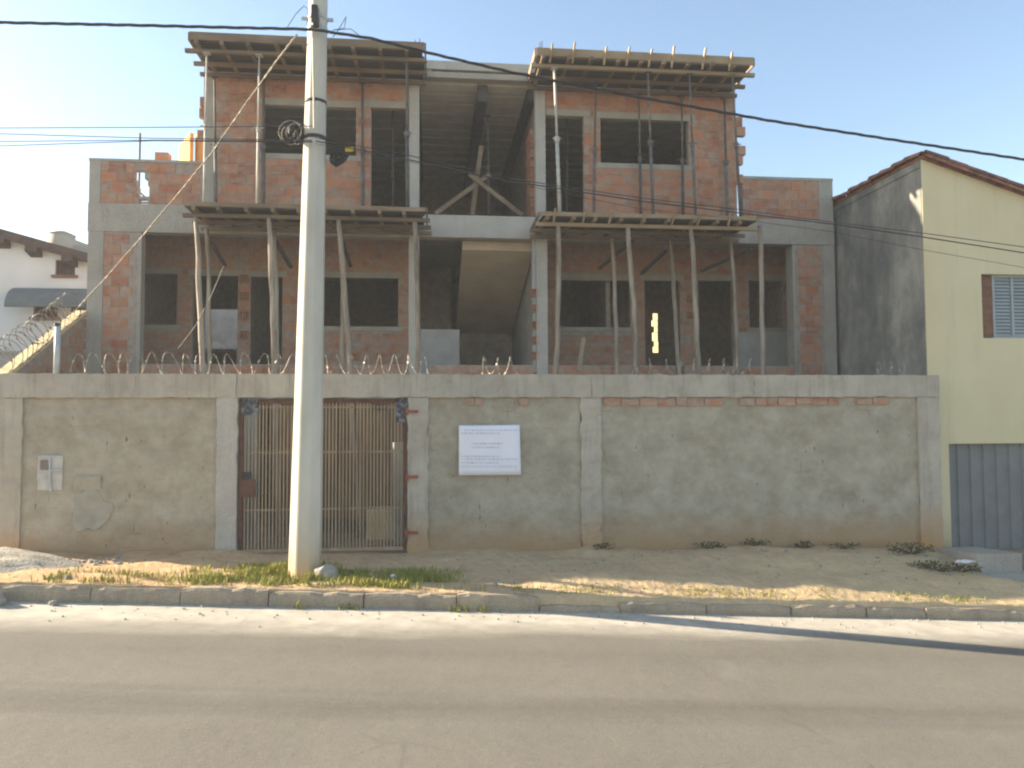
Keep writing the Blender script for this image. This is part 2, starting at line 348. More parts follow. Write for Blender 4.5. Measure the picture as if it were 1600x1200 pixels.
kerb = tag(MB().box(-60,-30,9.36,9.5,zr(-30)-.3,zk(-30)).build('kerb', KERB), kind='structure')
x = -12.0
kr = random.Random(3)
while x < 16:                                             # single kerb stones, some tipped or sunk
    L = kr.choice([.8, 1.0, 1.0, 1.1]); c = x+L/2; tl = math.atan(-.05)
    sunk = kr.uniform(0, .03) + (.11 if 1.0 < c < 2.7 else .04 if c > 2.7 else 0)
    h = .34
    o = piece('kerb_stone', kerb, KERB, (c, 9.43+kr.uniform(-.02, .02), zk(c)-h/2+.012-sunk), (L-.015, .15, h), (kr.uniform(-.03, .03), -tl+kr.uniform(-.008, .008), kr.uniform(-.012, .012)))
    o.data = kr.choice(_ks); x += L

# ------------------------------------------------------------------ unfinished house
HY = 15.0
house = thing('unfinished_house', (.9, HY, 0), 'unfinished three storey brick and concrete house with bare window openings behind the front wall', 'house')
ALLB = []                                                  # every brick: (size on the picture, parent, centre, size, rotation)
def brick_wall(name, x0, x1, z0, z1, Y, ops, mat=MORTAR, prio=1.0, dirty=False, thick=.14, seed=0, bx=None):
    part = MB().grid(x0, x1, z0, z1, Y, Y+thick, ops).build(name, mat, house)
    r = random.Random(seed); k = 0; z = z0+.006
    bx0, bx1 = bx or (x0, x1)
    while z+.08 < z1:
        zt = min(z+.188, z1-.004); seg = [(bx0, bx1)]
        for o in ops:
            if o[2] < zt-.012 and o[3] > z+.012:
                new = []
                for a, b in seg:
                    if o[1] <= a or o[0] >= b: new.append((a, b)); continue
                    if o[0] > a: new.append((a, o[0]))
                    if o[1] < b: new.append((o[1], b))
                seg = new
        for a, b in seg:
            p = bx0 - .15*(k % 2) - .3; 
            while p < b:
                l, q = max(p, a), min(p+.3, b); p += .3
                if q-l < .07: continue
                if r.random() < .015: continue
                ALLB.append(((q-l)*prio, part, (( l+q)/2, Y+.012+r.uniform(-.004, .004), (z+zt)/2+r.uniform(-.003, .003)),
                             (q-l-r.uniform(.008, .016), .04, zt-z-r.uniform(0, .004)), (r.uniform(-.012,.012), r.uniform(-.008,.008), r.uniform(-.014,.014)), dirty))
        z += .2; k += 1
    return part
def op(a, b, c, d, Y): p, q = U(a, b, Y), U(c, d, Y); return (p.x, q.x, q.z, p.z)
# openings from the survey
UL_win = op(412, 163, 556, 244, HY); UL_door = (U(580, 168, HY).x, -.44, 6.2, U(600, 168, HY).z)
UR_door = (2.27, U(912, 182, HY).x, 6.2, U(890, 181, HY).z); UR_win = op(938, 184, 1076, 259, HY)
ROOFZ = 8.98
# left and right upper rooms
ul = brick_wall('upper_wall', -4.34, -.44, 6.2, 8.86, HY, [UL_win, UL_door], prio=1.3, seed=1, bx=(-4.14, -.44))
ur = brick_wall('upper_wall', 2.27, 6.24, 6.2, 8.86, HY, [UR_door, UR_win], prio=1.3, seed=2)
MB().box(-4.345,-4.14,HY-.012,HY+.1,6.2,8.86).build('column', CONC, house)
MB().box(-.44,-.24,HY-.03,HY+.2,5.66,8.86).build('column', CONC_L, house)
MB().box(2.07,2.268,HY-.03,HY+.2,5.66,8.86).build('column', CONC_L, house)
for wl, dl, a, b in ((UL_win, UL_door, -4.12, -.45), (UR_win, UR_door, 2.29, 6.2)):
    for o in (wl, dl):
        MB().box(max(a, o[0]-.14), min(b, o[1]+.14), HY-.014, HY+.12, o[3]-.005, o[3]+.125).build('lintel', CONC, house)
    MB().box(wl[0]-.1, wl[1]+.1, HY-.016, HY+.15, wl[2]-.1, wl[2]+.004).build('sill', CONC, house)
for k in range(7):                                         # toothed brick ends at the right corner
    if k in (1, 4): continue
    ALLB.append((.3, ur, (6.30+.03*(k % 2), HY+.05, 7.0+k*.2), (.16+.06*(k % 2), .12, .185), (0, 0, 0), False))
for zc, xx in ((7.55, -4.40), (7.98, -4.37), (8.2, -4.36)): ALLB.append((.3, ul, (xx, HY+.06, zc), (.12, .12, .185), (0,0,0), False))
# parapets of the side terraces (the left one has a broken hole)
hc = [op(210, 266, 226, 281, HY), op(213, 279, 231, 292, HY), op(216, 290, 233, 307, HY), op(217, 311, 231, 320, HY)]
lp = brick_wall('terrace_parapet', -6.4, -4.346, 6.18, 6.98, HY, hc, prio=1.2, seed=3, bx=(-6.2, -4.36))
MB().box(-6.402,-6.2,HY-.012,HY+.12,6.18,6.98).build('column', CONC, house)
MB().box(-6.41,-4.346,HY-.02,HY+.16,6.98,7.03).build('coping', CONC, house)
rp = brick_wall('terrace_parapet', 6.36, 8.3, 6.18, 7.0, HY, [], prio=1.2, seed=4, bx=(6.36, 8.0))
MB().box(8.0,8.302,HY-.012,HY+.12,6.18,7.0).build('column', CONC, house)
MB().box(6.36,8.31,HY-.02,HY+.16,7.0,7.06).build('coping', CONC, house)
# front beam, piers, columns of the lower storey
MB().box(-6.41,-.24,HY-.02,HY+.22,5.64,6.176).build('beam', CONC, house)
MB().box(-.238,2.068,HY-.035,HY+.22,5.66,6.10).build('beam', CONC_L, house)
MB().box(2.07,8.31,HY-.02,HY+.22,5.66,6.176).build('beam', CONC, house)
MB().box(-6.4,-6.12,HY-.012,HY+.25,0,5.638).build('column', CONC, house)
lpier = brick_wall('pier', -6.12, -5.5, .4, 5.636, HY, [], prio=1.1, seed=5, bx=(-6.11, -5.6))
MB().box(-5.502,-5.44,HY-.006,HY+.2,.4,5.636).build('plaster_edge', CONC, house)
MB().box(-.44,-.24,HY-.03,HY+.2,0,5.64).build('column', CONC_L, house)
MB().box(2.07,2.29,HY-.03,HY+.2,0,5.66).build('column', CONC_L, house)
MB().box(2.0,2.068,HY+.05,HY+.2,3,5.66).build('column_strip', PLAST, house)
rpier = brick_wall('pier', 7.45, 8.07, .4, 5.655, HY, [], prio=1.1, seed=6, bx=(7.52, 8.02))
MB().box(8.07,8.31,HY-.012,HY+.25,0,5.655).build('column', CONC, house)
MB().box(7.4,7.452,HY-.006,HY+.3,.4,5.655).build('plaster_edge', CONC, house)
# recessed wall of the veranda
RY = 16.7
lw = [op(214, 427, 276, 508, RY), op(302, 430, 370, 575, RY), op(392, 432, 440, 590, RY), op(500, 433, 622, 511, RY)]
rw = [op(872, 437, 985, 512, RY), op(1007, 438, 1064, 590, RY), op(1091, 438, 1147, 590, RY), op(1170, 438, 1240, 513, RY)]
lw[1] = (*lw[1][:2], 3.25, lw[1][3]); lw[2] = (*lw[2][:2], 2.96, lw[2][3])
rw[1] = (*rw[1][:2], 2.96, rw[1][3]); rw[2] = (*rw[2][:2], 2.96, rw[2][3]); rw[3] = (rw[3][0], 8.0, *rw[3][2:])
pl = brick_wall('veranda_wall', -6.6, -.3, 2.95, 6.0, RY, lw, prio=.45, dirty=True, seed=7)
pr = brick_wall('veranda_wall', 2.2, 8.5, 2.95, 6.0, RY, rw, prio=.45, dirty=True, seed=8)
for o in lw+rw: MB().box(o[0]-.1, o[1]+.1, RY-.02, RY+.12, o[3]-.004, o[3]+.12).build('lintel', CONC, house)
for o in (lw[0], lw[3], rw[0], rw[3]): MB().box(o[0]-.08, o[1]+.08, RY-.022, RY+.15, o[2]-.09, o[2]+.004).build('sill', CONC, house)
MB().box(rw[3][0]-.3, 8.2, RY-.03, RY-.003, 2.97, rw[3][2]-.092).build('plaster_panel', PLAST, house)
# low brick kerb at the edge of the veranda floor
kx = U(1095, 575, HY).x, U(1110, 575, HY).x
for a, b, s in ((-5.44, -.45, 9), (-.05, 2.0, 10), (2.3, 4.9, 11), (5.08, 7.4, 12)):
    brick_wall('veranda_kerb', a, b, 2.74, 3.15, HY+.03, [], prio=.9, dirty=True, seed=s)
MB().box(-6.4,8.31,HY+.18,22,2.72,2.95).build('floor_slab', CONC, house)
MB().box(-6.4,8.31,HY+.225,22,6.0,6.15).build('floor_slab', CONC, house)
MB().grid(-6.4, 8.3, 0, 2.72, HY+.02, HY+.14, [(-5.0,-2.6,0,2.4), (-2.2,-.5,0,2.45), (-.2,2.0,0,2.45), (2.4,4.6,0,2.4)]).build('garage_wall', CONC, house)
# shell: sides, back, inner partitions, so that the rooms are really dark inside
bk_l = op(296, 482, 378, 575, 22.0); bk_l = (*bk_l[:2], U(340, 550, 22).z, bk_l[3])
teeth = [op(1020, 489, 1029, 500, 20.0), op(1018, 500, 1029, 510, 20.0), op(1022, 510, 1029, 519, 20.0), op(1019, 519, 1029, 533, 20.0), op(1022, 533, 1030, 541, 20.0), op(1020, 541, 1030, 551, 20.0)]
wl0 = MB().grid(-6.4, 8.3, 0, 6.0, 22.0, 22.15, [bk_l, op(960, 470, 1150, 575, 22.0)]).build('back_wall', MORTAR, house)
MB().grid(-6.4, -4.34, 6.15, 6.98, 22.0, 22.15, [op(200,250,240,330,22.)]).build('back_parapet', MORTAR, house)
MB().grid(-4.34, 6.27, 6.15, 8.99, 22.0, 22.15, []).build('back_wall', MORTAR, house)
for xx, za, zb in ((-6.4, 0, 6.0), (-4.34, 6.15, 8.979), (8.16, 0, 6.0), (6.13, 6.15, 8.979)):
    MB().grid(15.15, 22.0, za, zb, xx, xx+.14, [], 'x').build('side_wall', MORTAR, house)
MB().grid(16.85, 22, 2.95, 6.0, -.44, -.3, [], 'x').build('partition', PLAST, house)
MB().grid(15.2, 22, 2.95, 6.0, 2.1, 2.24, [], 'x').build('partition', PLAST, house)
MB().grid(15.2, 22, 6.15, 8.9, -.44, -.3, [(16.4, 17.3, 6.15, 8.2)], 'x').build('partition', MORTAR, house)
MB().grid(15.2, 22, 6.15, 8.9, 2.1, 2.24, [], 'x').build('partition', MORTAR, house)
MB().grid(2.24, 8.1, 2.95, 6.0, 20.0, 20.1, teeth).build('partition', MORTAR, house)
MB().grid(16.85, 22, 2.95, 6.0, 3.9, 4.0, [], 'x').build('partition', MORTAR, house)
pa = U(372, 500, RY).x
MB().grid(16.86, 22, 2.95, 6.0, pa+.03, pa+.13, [], 'x').build('partition', MORTAR, house)
# roof slabs, ceiling joists
MB().box(-4.4,0.0,HY-.02,22.2,ROOFZ,ROOFZ+.16).build('roof_slab', CONC, house)
MB().box(1.9,6.35,HY-.02,22.2,ROOFZ,ROOFZ+.16).build('roof_slab', CONC, house)
MB().box(-.2,2.1,HY-.06,22.2,ROOFZ+.03,ROOFZ+.2).build('roof_slab', CONC_L, house)
MB().box(-4.34,6.24,HY-.02,HY+.18,8.862,ROOFZ-.004).build('roof_beam', CONC, house)
for k in range(13):
    y = HY+.45+k*.5
    piece('ceiling_block_row', house, CEIL, (.91, y, 8.90), (2.28, .36, .10))
    piece('ceiling_block_row', house, CEIL, (-2.4, y, 8.88), (3.85, .36, .10))
    piece('ceiling_block_row', house, CEIL, (4.25, y, 8.88), (3.85, .36, .10))
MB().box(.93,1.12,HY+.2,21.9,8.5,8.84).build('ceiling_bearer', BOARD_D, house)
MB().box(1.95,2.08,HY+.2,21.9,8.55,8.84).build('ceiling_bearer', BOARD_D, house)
# stair in the middle bay
st = MB(); st.prism([(15.35, 5.68), (15.35, 5.5), (19.6, 4.3), (19.6, 4.48)], 'x', .62, 2.06)
stair = st.build('stair_flight', STAIRC, house)
for k in range(8):
    piece('stair_step', stair, CONC, (1.34, 19.3-k*.5, 4.62+k*.141), (1.4, .3, .16))
MB().box(-.28,.60,16.5,16.62,2.96,4.02).build('stair_parapet', PLAST, house)
MB().box(-.28,.60,16.64,19.6,2.96,3.3).build('stair_landing', CONC, house)
MB().box(.62,2.08,19.65,19.8,2.96,5.98).build('stair_back_wall', MORTAR, house)
MB().box(-.28,.5,19.2,19.3,2.96,5.9).build('stair_back_wall', MORTAR, house)
# hollow bricks laid with the holes outwards
_hb = {}
def hollow(loc, axis, s=.19, parent=house):
    if 'm' not in _hb:
        b = MB(); t = .022; h = .5
        for k in range(4):
            c = -h + t/.19/2 + k*(1-t/.19)/3
            b.box(c-.045, c+.045, -.5, .5, -h, h); b.box(-h, h, -.48, .5, c-.045, c+.045)
        b.box(-.47,.47,.1,.5,-.47,.47)
        me = bpy.data.meshes.new('hollow_brick'); me.from_pydata(b.v, [], b.f); me.materials.append(BRICK); me.materials.append(HOLE)
        for f_ in me.polygons[-6:]: f_.material_index = 1; _hb['m'] = me
    o = bpy.data.objects.new('hollow_brick', _hb['m']); C.objects.link(o); o.location = loc; o.scale = (s, .12, s)
    if axis == 'x': o.rotation_euler = (0, 0, -math.pi/2)
    child(o, parent)
for y in (458, 482, 508, 532, 556): p = U(838, y, HY+.06); hollow((2.035, HY+.03, p.z), 'y', .15)
for y in (435, 462, 492, 523): p = U(381, y, RY-.06); hollow((p.x, RY-.04, p.z), 'y', .17)
for j in range(3):
    for k in range(9): hollow((2.07, 15.45+j*.26, 6.3+k*.205), 'x', .185)
for y in (467, 492): p = U(1080, y, RY-.06); hollow((p.x, RY-.04, p.z), 'y', .15)
# bricks: the 300 that show largest are single parts, the rest one part
ALLB.sort(key=lambda t: -t[0])
for s, part, c, sz, rot, dirty in ALLB[:300]:
    piece('brick', part, BRICK_D if dirty else BRICK, c, sz, rot)
rest = MB()
for s, part, c, sz, rot, dirty in ALLB[300:]:
    rest.box(c[0]-sz[0]/2, c[0]+sz[0]/2, c[1]-sz[1]/2, c[1]+sz[1]/2, c[2]-sz[2]/2, c[2]+sz[2]/2)
tag(rest.build('brickwork', BRICK_D, house), kind='stuff')
for px, py in ((648, 62), (655, 60), (843, 66), (846, 64)):
    p = U(px, py, HY+.3); MB().tube([(p.x, HY+.3, ROOFZ), (p.x+.01, HY+.3, p.z)], .008, 5).build('rebar', RUST, house)
p = U(219, 208, 17); MB().tube([(p.x, 17, 6.1), (p.x, 17, p.z)], .022, 6).build('rebar_post', RUST, house)
p = U(232, 300, 17.1); MB().bar((p.x-.3, 17.05, p.z-.25), (p.x+.25, 17.05, p.z-.25), .04, .03).bar((p.x-.3, 17.08, p.z+.1), (p.x+.2, 17.08, p.z-.35), .04, .03).build('rebar_brace', RUST, house)

# ------------------------------------------------------------------ formwork of the four canopies
def formwork(label, x0, x1, zdeck, ey, bright, up):
    t = thing('canopy_formwork', ((x0+x1)/2, 14.3, zdeck-.2), label, 'formwork', 'timber formwork of the concrete canopies')
    r = random.Random(int(x0*10)+int(zdeck*100)); n = 5; wd = (14.94-13.78)/n
    for k in range(n):
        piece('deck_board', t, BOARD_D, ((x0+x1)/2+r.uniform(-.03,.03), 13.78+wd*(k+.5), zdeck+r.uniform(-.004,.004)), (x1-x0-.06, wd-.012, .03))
    m = BOARD; x = x0+.12
    while x < x1:                                         # joists run front to back under the boards
        piece('joist', t, m, (x+r.uniform(-.03,.03), 14.30+r.uniform(-.03,.03), zdeck-.05), (.06, 1.24, .068), (0, 0, r.uniform(-.03,.03))); x += .46
    for k, y in enumerate((13.92, 14.42, 14.86)):
        piece('bearer', t, BOARD if k else (PALEW if bright else BOARD), ((x0+x1)/2+r.uniform(-.05,.05), y, zdeck-.118), (x1-x0+.16, .07, .065), (0, r.uniform(-.004,.004), 0))
    piece('edge_board', t, PALEW if bright else BOARD, ((x0+x1)/2, 13.755, zdeck+ey/2+.0), (x1-x0, .028, ey))
    for s, xx in ((-1, x0), (1, x1)):
        piece('edge_board', t, BOARD, (xx+s*.016, 14.36, zdeck+ey/2), (.028, 1.18, ey))
    x = x0+.25
    while up and x < x1-.1:
        h = r.uniform(.02, .12)*(1 if zdeck > 7 else .5)
        b = MB().bar((x, 13.80, zdeck-.1), (x+r.uniform(.0,.05), 13.69-r.uniform(0,.05), zdeck+ey+h), .055, .03, (1,0,0)); b.build('edge_brace', PALEW if up else BOARD, t); x += r.uniform(.4, .62)
    return t
formwork('brown timber roof eave formwork above the left upper windows, crossed by the thick cable', -4.25, -.13, 8.79, .145, False, False)
formwork('pale timber roof eave formwork over the right upper window with board ends sticking up', 1.93, 6.1, 8.79, .15, True, True)
formwork('timber canopy formwork above the left veranda on log props, behind the utility pole', -4.27, -.1, 5.82, .075, False, False)
formwork('timber canopy formwork above the right veranda on log props, below the right upper window', 1.98, 6.08, 5.80, .075, True, True)
# ------------------------------------------------------------------ props and shores
def log(label, top, foot, Y, brace=None, r=.052, group='log props under the canopies', zt=None, zf=0.0):
    a, b = U(*top, Y), U(*foot, Y)
    if zt: a.z = zt
    d = (b-a)/(b.z-a.z); a2 = a; b2 = a + d*(zf-a.z)
    t = thing('timber_prop', (b2.x, Y, zf), label, 'prop', group)
    rr = random.Random(int(top[0])); n = 16; pts = []; rs = []
    for k in range(n+1):
        f = k/n; p = a2.lerp(b2, f)
        p += Vector((rr.uniform(-.014,.014)+.02*math.sin(f*5+rr.random()), rr.uniform(-.015,.015), 0)) if 0 < k < n else Vector((0,0,0))
        pts.append(p); rs.append(r*(.82+.3*f)*rr.uniform(.9, 1.08))
    MB().tube(pts, rs, 9).build('shaft', LOG, t, True)
    if brace:
        p, q = U(*brace[0], Y+.1), U(*brace[1], Y+brace[2])
        MB().bar(p, q, .07, .05).build('brace', BOARD_D, t)
    MB().box(b2.x-.14, b2.x+.14, Y-.1, Y+.1, zf-.02, zf+.03).build('foot_board', BOARD, t)
ZL, ZR_ = 5.82-.152, 5.80-.152
log('pale leaning log prop at the far left end of the left veranda canopy', (306, 330), (316, 578), 13.92, zt=ZL)
log('straight knotty log prop under the left canopy, just left of the utility pole', (420, 330), (428, 578), 13.92, zt=ZL)
log('cracked log prop in the front row just right of the utility pole', (529, 330), (546, 578), 13.92, zt=ZL)
log('pinkish straight log prop at the right end of the left canopy beside the middle bay', (648, 334), (652, 578), 13.92, zt=ZL)
log('grey log prop at the left end of the right canopy beside the middle column', (872, 335), (869, 578), 13.92, zt=ZR_)
log('pale slanting log prop amid the right canopy, before the wide veranda window', (981, 335), (994, 578), 13.92, zt=ZR_)
log('slanting log prop between the two door openings of the right veranda', (1079, 336), (1090, 578), 13.92, zt=ZR_)
log('bluish grey log prop at the right end of the right canopy', (1186, 342), (1192, 578), 13.92, zt=ZR_+.1)
G2 = 'dark props of the rear row'
log('dark brown rear prop with slanting brace, between the two left veranda openings', (323, 350), (327, 578), 14.75, ((325, 372), (352, 415), .9), .046, G2, zt=ZL)
log('dark rear prop with slanting brace just behind the knotty prop, left of the utility pole', (429, 350), (433, 578), 14.75, ((430, 376), (455, 418), .9), .046, G2, zt=ZL)
log('slim rear prop with slanting brace right of the utility pole, before the black window', (533, 350), (533, 578), 14.75, ((536, 378), (548, 416), .9), .046, G2, zt=ZL)
log('brown rear prop with brace in front of the wide window of the right veranda', (956, 352), (963, 578), 14.75, ((990, 374), (936, 420), .9), .046, G2, zt=ZR_)
log('brown rear prop with brace beside the left door opening of the right veranda', (1046, 352), (1060, 578), 14.75, ((1040, 392), (1002, 428), .9), .046, G2, zt=ZR_)
log('ochre rear prop with long brace beside the right door opening of the right veranda', (1141, 352), (1152, 578), 14.75, ((1175, 388), (1095, 424), .9), .046, G2, zt=ZR_)
def shore(label, top, foot, Y, zt, zf, group='steel shores on the canopies', m=STEEL, thin=.028):
    a, b = U(*top, Y), U(*foot, Y); d = (b-a)/(b.z-a.z); p = a+d*(zt-a.z); q = a+d*(zf-a.z)
    t = thing('steel_shore', (q.x, Y, zf), label, 'shore', group)
    mid = q.lerp(p, .52)
    thin *= .85
    MB().tube([q, mid], thin*1.25, 8).build('outer_tube', m, t, True); MB().tube([mid, p], thin*.85, 8).build('inner_tube', m, t, True)
    MB().tube([mid-Vector((0,0,.05)), mid+Vector((0,0,.05))], thin*1.8, 8).bar(mid+Vector((-.09,0,.02)), mid+Vector((.09,0,.02)), .016, .016).build('collar', m, t)
    MB().box(p.x-.06,p.x+.06,Y-.06,Y+.06,zt-.012,zt).build('head_plate', m, t); MB().box(q.x-.06,q.x+.06,Y-.06,Y+.06,zf,zf+.012).build('base_plate', m, t)
ZT = 8.79-.152; ZA = 5.84; ZB = 5.82
PSH = simple('bleached steel shore', [(.3, (.36,.34,.29)), (.7, (.50,.475,.41))], 8, .6, .2, spec=.35)
shore('pale thin shore at the outer left corner of the upper left room', (323, 90), (319, 305), 13.92, ZT, ZA, m=PSH, thin=.022)
shore('dark shore close to the left corner column of the upper left room', (335, 110), (337, 305), 14.86, ZT, ZA)
shore('pale thin shore left of the upper left window', (405, 95), (402, 305), 13.92, ZT, ZA, m=PSH, thin=.022)
shore('dark heavy shore against the left jamb of the upper left window', (412, 110), (411, 305), 14.86, ZT, ZA, thin=.036)
shore('dark shore between the upper left window and its door', (566, 105), (567, 308), 14.86, ZT, ZA, thin=.032)
shore('light grey shore in front of the upper left door opening', (635, 90), (637, 312), 13.92, ZT, ZA, thin=.034)
shore('pale leaning shore in front of the upper right door opening', (866, 105), (874, 318), 13.92, ZT, ZB, m=PSH, thin=.034)
shore('grey shore between the upper right door and window', (931, 105), (928, 318), 14.42, ZT, ZB)
shore('light grey shore across the middle of the upper right window', (1012, 110), (1020, 320), 13.92, ZT, ZB, thin=.03)
shore('thin dark shore left of centre in the upper right window', (998, 120), (1001, 320), 14.86, ZT, ZB)
shore('dark shore near the right jamb of the upper right window', (1065, 118), (1067, 320), 14.86, ZT, ZB, thin=.03)
shore('slim grey shore just right of the upper right window', (1077, 110), (1086, 320), 13.92, ZT, ZB)
shore('dark shore near the right corner of the upper right room', (1131, 118), (1136, 322), 14.86, ZT, ZB, thin=.034)
shore('thin grey shore at the far right corner of the upper right room', (1144, 108), (1156, 322), 13.92, ZT+.02, ZB)
shore('grey shore standing inside the upper left door opening', (614, 150), (614, 312), 15.9, 8.79, 6.15)
shore('grey shore standing inside the upper right door opening', (886, 150), (886, 314), 15.9, 8.79, 6.15)
shore('grey shore standing in the open upper middle bay behind the crossed boards', (761, 150), (764, 334), 15.9, 8.5, 6.15)
# crossed boards in the middle bay
xb = thing('crossed_boards', (.9, 15.0, 6.1), 'crossed timber boards with an upright plank barring the open upper middle bay', 'barrier')
for a, b, y in (((680, 334), (766, 272), 15.02), ((816, 336), (733, 272), 14.96)):
    MB().bar(U(*a, y), U(*b, y), .03, .085).build('crossed_board', BOARD, xb)
MB().bar(U(738, 336, 15.2), U(752, 228, 15.3), .09, .04, (0,1,0)).build('upright_plank', BOARD, xb)
p = U(910, 555, 14.9)
tag(MB().bar(U(904, 580, 14.6), U(912, 528, 15.0), .08, .03, (0,1,0)).build('leaning_plank', PALEW), 'short pale plank leaning under the wide window of the right veranda', 'plank')

# ------------------------------------------------------------------ front boundary wall
WY = 12.0; WT = 2.78; CB = 2.42
bw = thing('boundary_wall', (1.1, WY, 0), 'rough cast cement boundary wall with pale concrete cap beam along the street', 'wall')
def X12(px): return U(px, 740, WY).x
cols = [(-6.42, -5.98, CAP), (X12(338), X12(370), CONC_L), (X12(637), X12(669), CAP), (X12(908), X12(940), CAP), (X12(1436), 8.42, CAP)]
def rough_panel(x0, x1, z1, name='panel'):
    b = MB(); nx = int((x1-x0)/.05); nz = 48; z0 = min(zw(x0), zw(x1))-.12
    for j in range(nz+1):
        for i in range(nx+1):
            xx = lerp(x0, x1, i/nx); zz = lerp(z0, z1, j/nz)
            b.v.append((xx, WY+.03-.016*fbm(xx*2.2, zz*2.6, 1)-.008*fbm(xx*9, zz*9, 5), zz))
    for j in range(nz):
        for i in range(nx): q = j*(nx+1)+i; b.f.append((q, q+1, q+nx+2, q+nx+1))
    n = len(b.v); b.v += [(x0, WY+.2, z0), (x1, WY+.2, z0), (x1, WY+.2, z1), (x0, WY+.2, z1)]; b.f.append((n+1, n, n+3, n+2))
    return b.build(name, ROUGH, bw, True)
panels = [rough_panel(-5.98, cols[1][0], CB), rough_panel(cols[2][1], cols[3][0], CB), rough_panel(cols[3][1], cols[4][0], CB)]
def rough_box(name, x0, x1, z0, z1, y0, y1, mat, amp=.008, sd=0):
    b = MB(); nx = max(2, int((x1-x0)/.07)); nz = max(2, int((z1-z0)/.07))
    P = lambda i, j: (lerp(x0, x1, i/nx)+amp*1.6*fbm(i, lerp(z0,z1,j/nz)*5, sd)*(i in (0, nx)), y0-amp*fbm(lerp(x0,x1,i/nx)*5, lerp(z0,z1,j/nz)*5, sd), lerp(z0, z1, j/nz)+amp*1.2*fbm(lerp(x0,x1,i/nx)*4, j, sd+4)*(j in (0, nz)))
    for j in range(nz+1):
        for i in range(nx+1): b.v.append(P(i, j))
    for j in range(nz):
        for i in range(nx): q = j*(nx+1)+i; b.f.append((q, q+1, q+nx+2, q+nx+1))
    n = len(b.v)
    rim = [(i, 0) for i in range(nx+1)] + [(nx, j) for j in range(1, nz+1)] + [(i, nz) for i in range(nx-1, -1, -1)] + [(0, j) for j in range(nz-1, 0, -1)]
    for i, j in rim: q = P(i, j); b.v.append((q[0], y1, q[2]))
    m = len(rim); idx = [j*(nx+1)+i for i, j in rim]
    for k in range(m): b.f.append((idx[(k+1) % m], idx[k], n+k, n+(k+1) % m))
    b.f.append(tuple(n+k for k in reversed(range(m))))
    return b.build(name, mat, bw)
for k, (a, b, m) in enumerate(cols): rough_box('column', a, b, min(zw(a), zw(b))-.15, CB-.004, WY-.004 if k == 3 else WY-.012, WY+.21, m, .028 if k == 3 else .014, k)
edges = [-6.44, X12(210), X12(368), X12(640), X12(925), X12(1180), 8.42]
for k in range(len(edges)-1): rough_box('cap_beam', edges[k]+.002, edges[k+1]-.002, CB, WT, WY-.03, WY+.22, CAP, .013, 20+k)
# exposed brick course under the cap of the right panel
x = cols[3][1]+.05; br = random.Random(5)
while x < cols[4][0]-.3:
    L = br.choice([.19, .28, .28, .3]); hh = .125
    if br.random() > .12: piece('brick', panels[2], BRICK_D, (x+L/2, WY+.034+br.uniform(-.008,.006), CB-.075+br.uniform(-.01,.01)), (L-.012, .07, hh*br.uniform(.7,1.05)), (0, br.uniform(-.02,.02), br.uniform(-.03,.03)))
    x += L
for px in (735, 748, 818): p = U(px, 622, WY); piece('brick', panels[1], BRICK_D, (p.x, WY+.012, CB-.07), (.12, .05, .10))
# meter niche and mortar patches on the left panel
ni = rough_box('meter_niche', X12(58), X12(97), U(80, 766, WY).z, U(80, 712, WY).z, WY+.004, WY+.03, NICHE, .008, 50)
a, b = U(78, 714, WY), U(80, 768, WY); MB().tube([(a.x, WY-.015, a.z), (b.x, WY-.02, b.z)], .016, 7).tube([(X12(62), WY-.018, U(70, 736, WY).z), (X12(96), WY-.018, U(90, 735, WY).z)], .013, 7).build('conduit', GALV, ni)
MB().box(X12(64), X12(77), WY-.03, WY, U(70, 733, WY).z, U(70, 719, WY).z).build('meter_box', METERB, ni)
bp = MB(); cp = U(142, 795, WY); pts = []
for k in range(22):
    a = 2*math.pi*k/22; q = 1+.13*math.sin(3*a+2.2)+.10*math.sin(5*a+1)+.06*math.sin(8*a); pts.append((cp.x+.27*q*math.cos(a), cp.z+.27*q*math.sin(a)*(1.0 if math.sin(a) > 0 else 1.25)))
bp.prism(pts, 'y', WY+.008, WY+.03).build('mortar_patch', PATCH, bw)
bp = MB(); q = U(138, 755, WY); bp.box(q.x-.2, q.x+.17, WY-.002, WY+.03, q.z-.1, q.z+.1).build('mortar_patch', ROUGH, bw)
# ------------------------------------------------------------------ gate
gx0, gx1, gz0, gz1 = cols[1][1]+.01, cols[2][0]-.01, .07, CB-.015
gate = thing('bar_gate', ((gx0+gx1)/2, WY+.08, gz0), 'rusty framed gate of thin vertical bars between two concrete columns', 'gate')
GY = WY+.09
fr = MB(); fr.box(gx0, gx0+.06, GY-.03, GY+.03, gz0, gz1).box(gx1-.06, gx1, GY-.03, GY+.03, gz0, gz1); fr.box(gx0+.06, gx1-.06, GY-.03, GY+.03, gz1-.07, gz1)
fr.build('frame', RUST, gate)
MB().box(gx0+.062, gx1-.062, GY-.022, GY+.022, gz0, gz0+.05).build('bottom_rail', BARM, gate)
for z in (gz1-.13, U(600, 706, WY).z, U(600, 795, WY).z): MB().box(gx0+.062, gx1-.062, GY+.006, GY+.02, z-.016, z+.016).build('cross_rail', BARM, gate)
nb = 46; bm_ = MB().box(-.0105, .0105, -.006, .006, 0, gz1-gz0-.12); bme = bpy.data.meshes.new('bar'); bme.from_pydata(bm_.v, [], bm_.f); bme.materials.append(BARM)
for k in range(nb):
    o = bpy.data.objects.new('bar', bme); C.objects.link(o); o.location = (lerp(gx0+.09, gx1-.09, k/(nb-1)), GY-.004, gz0+.052); o.rotation_euler = (0, rnd.uniform(-.002,.002), 0); child(o, gate)
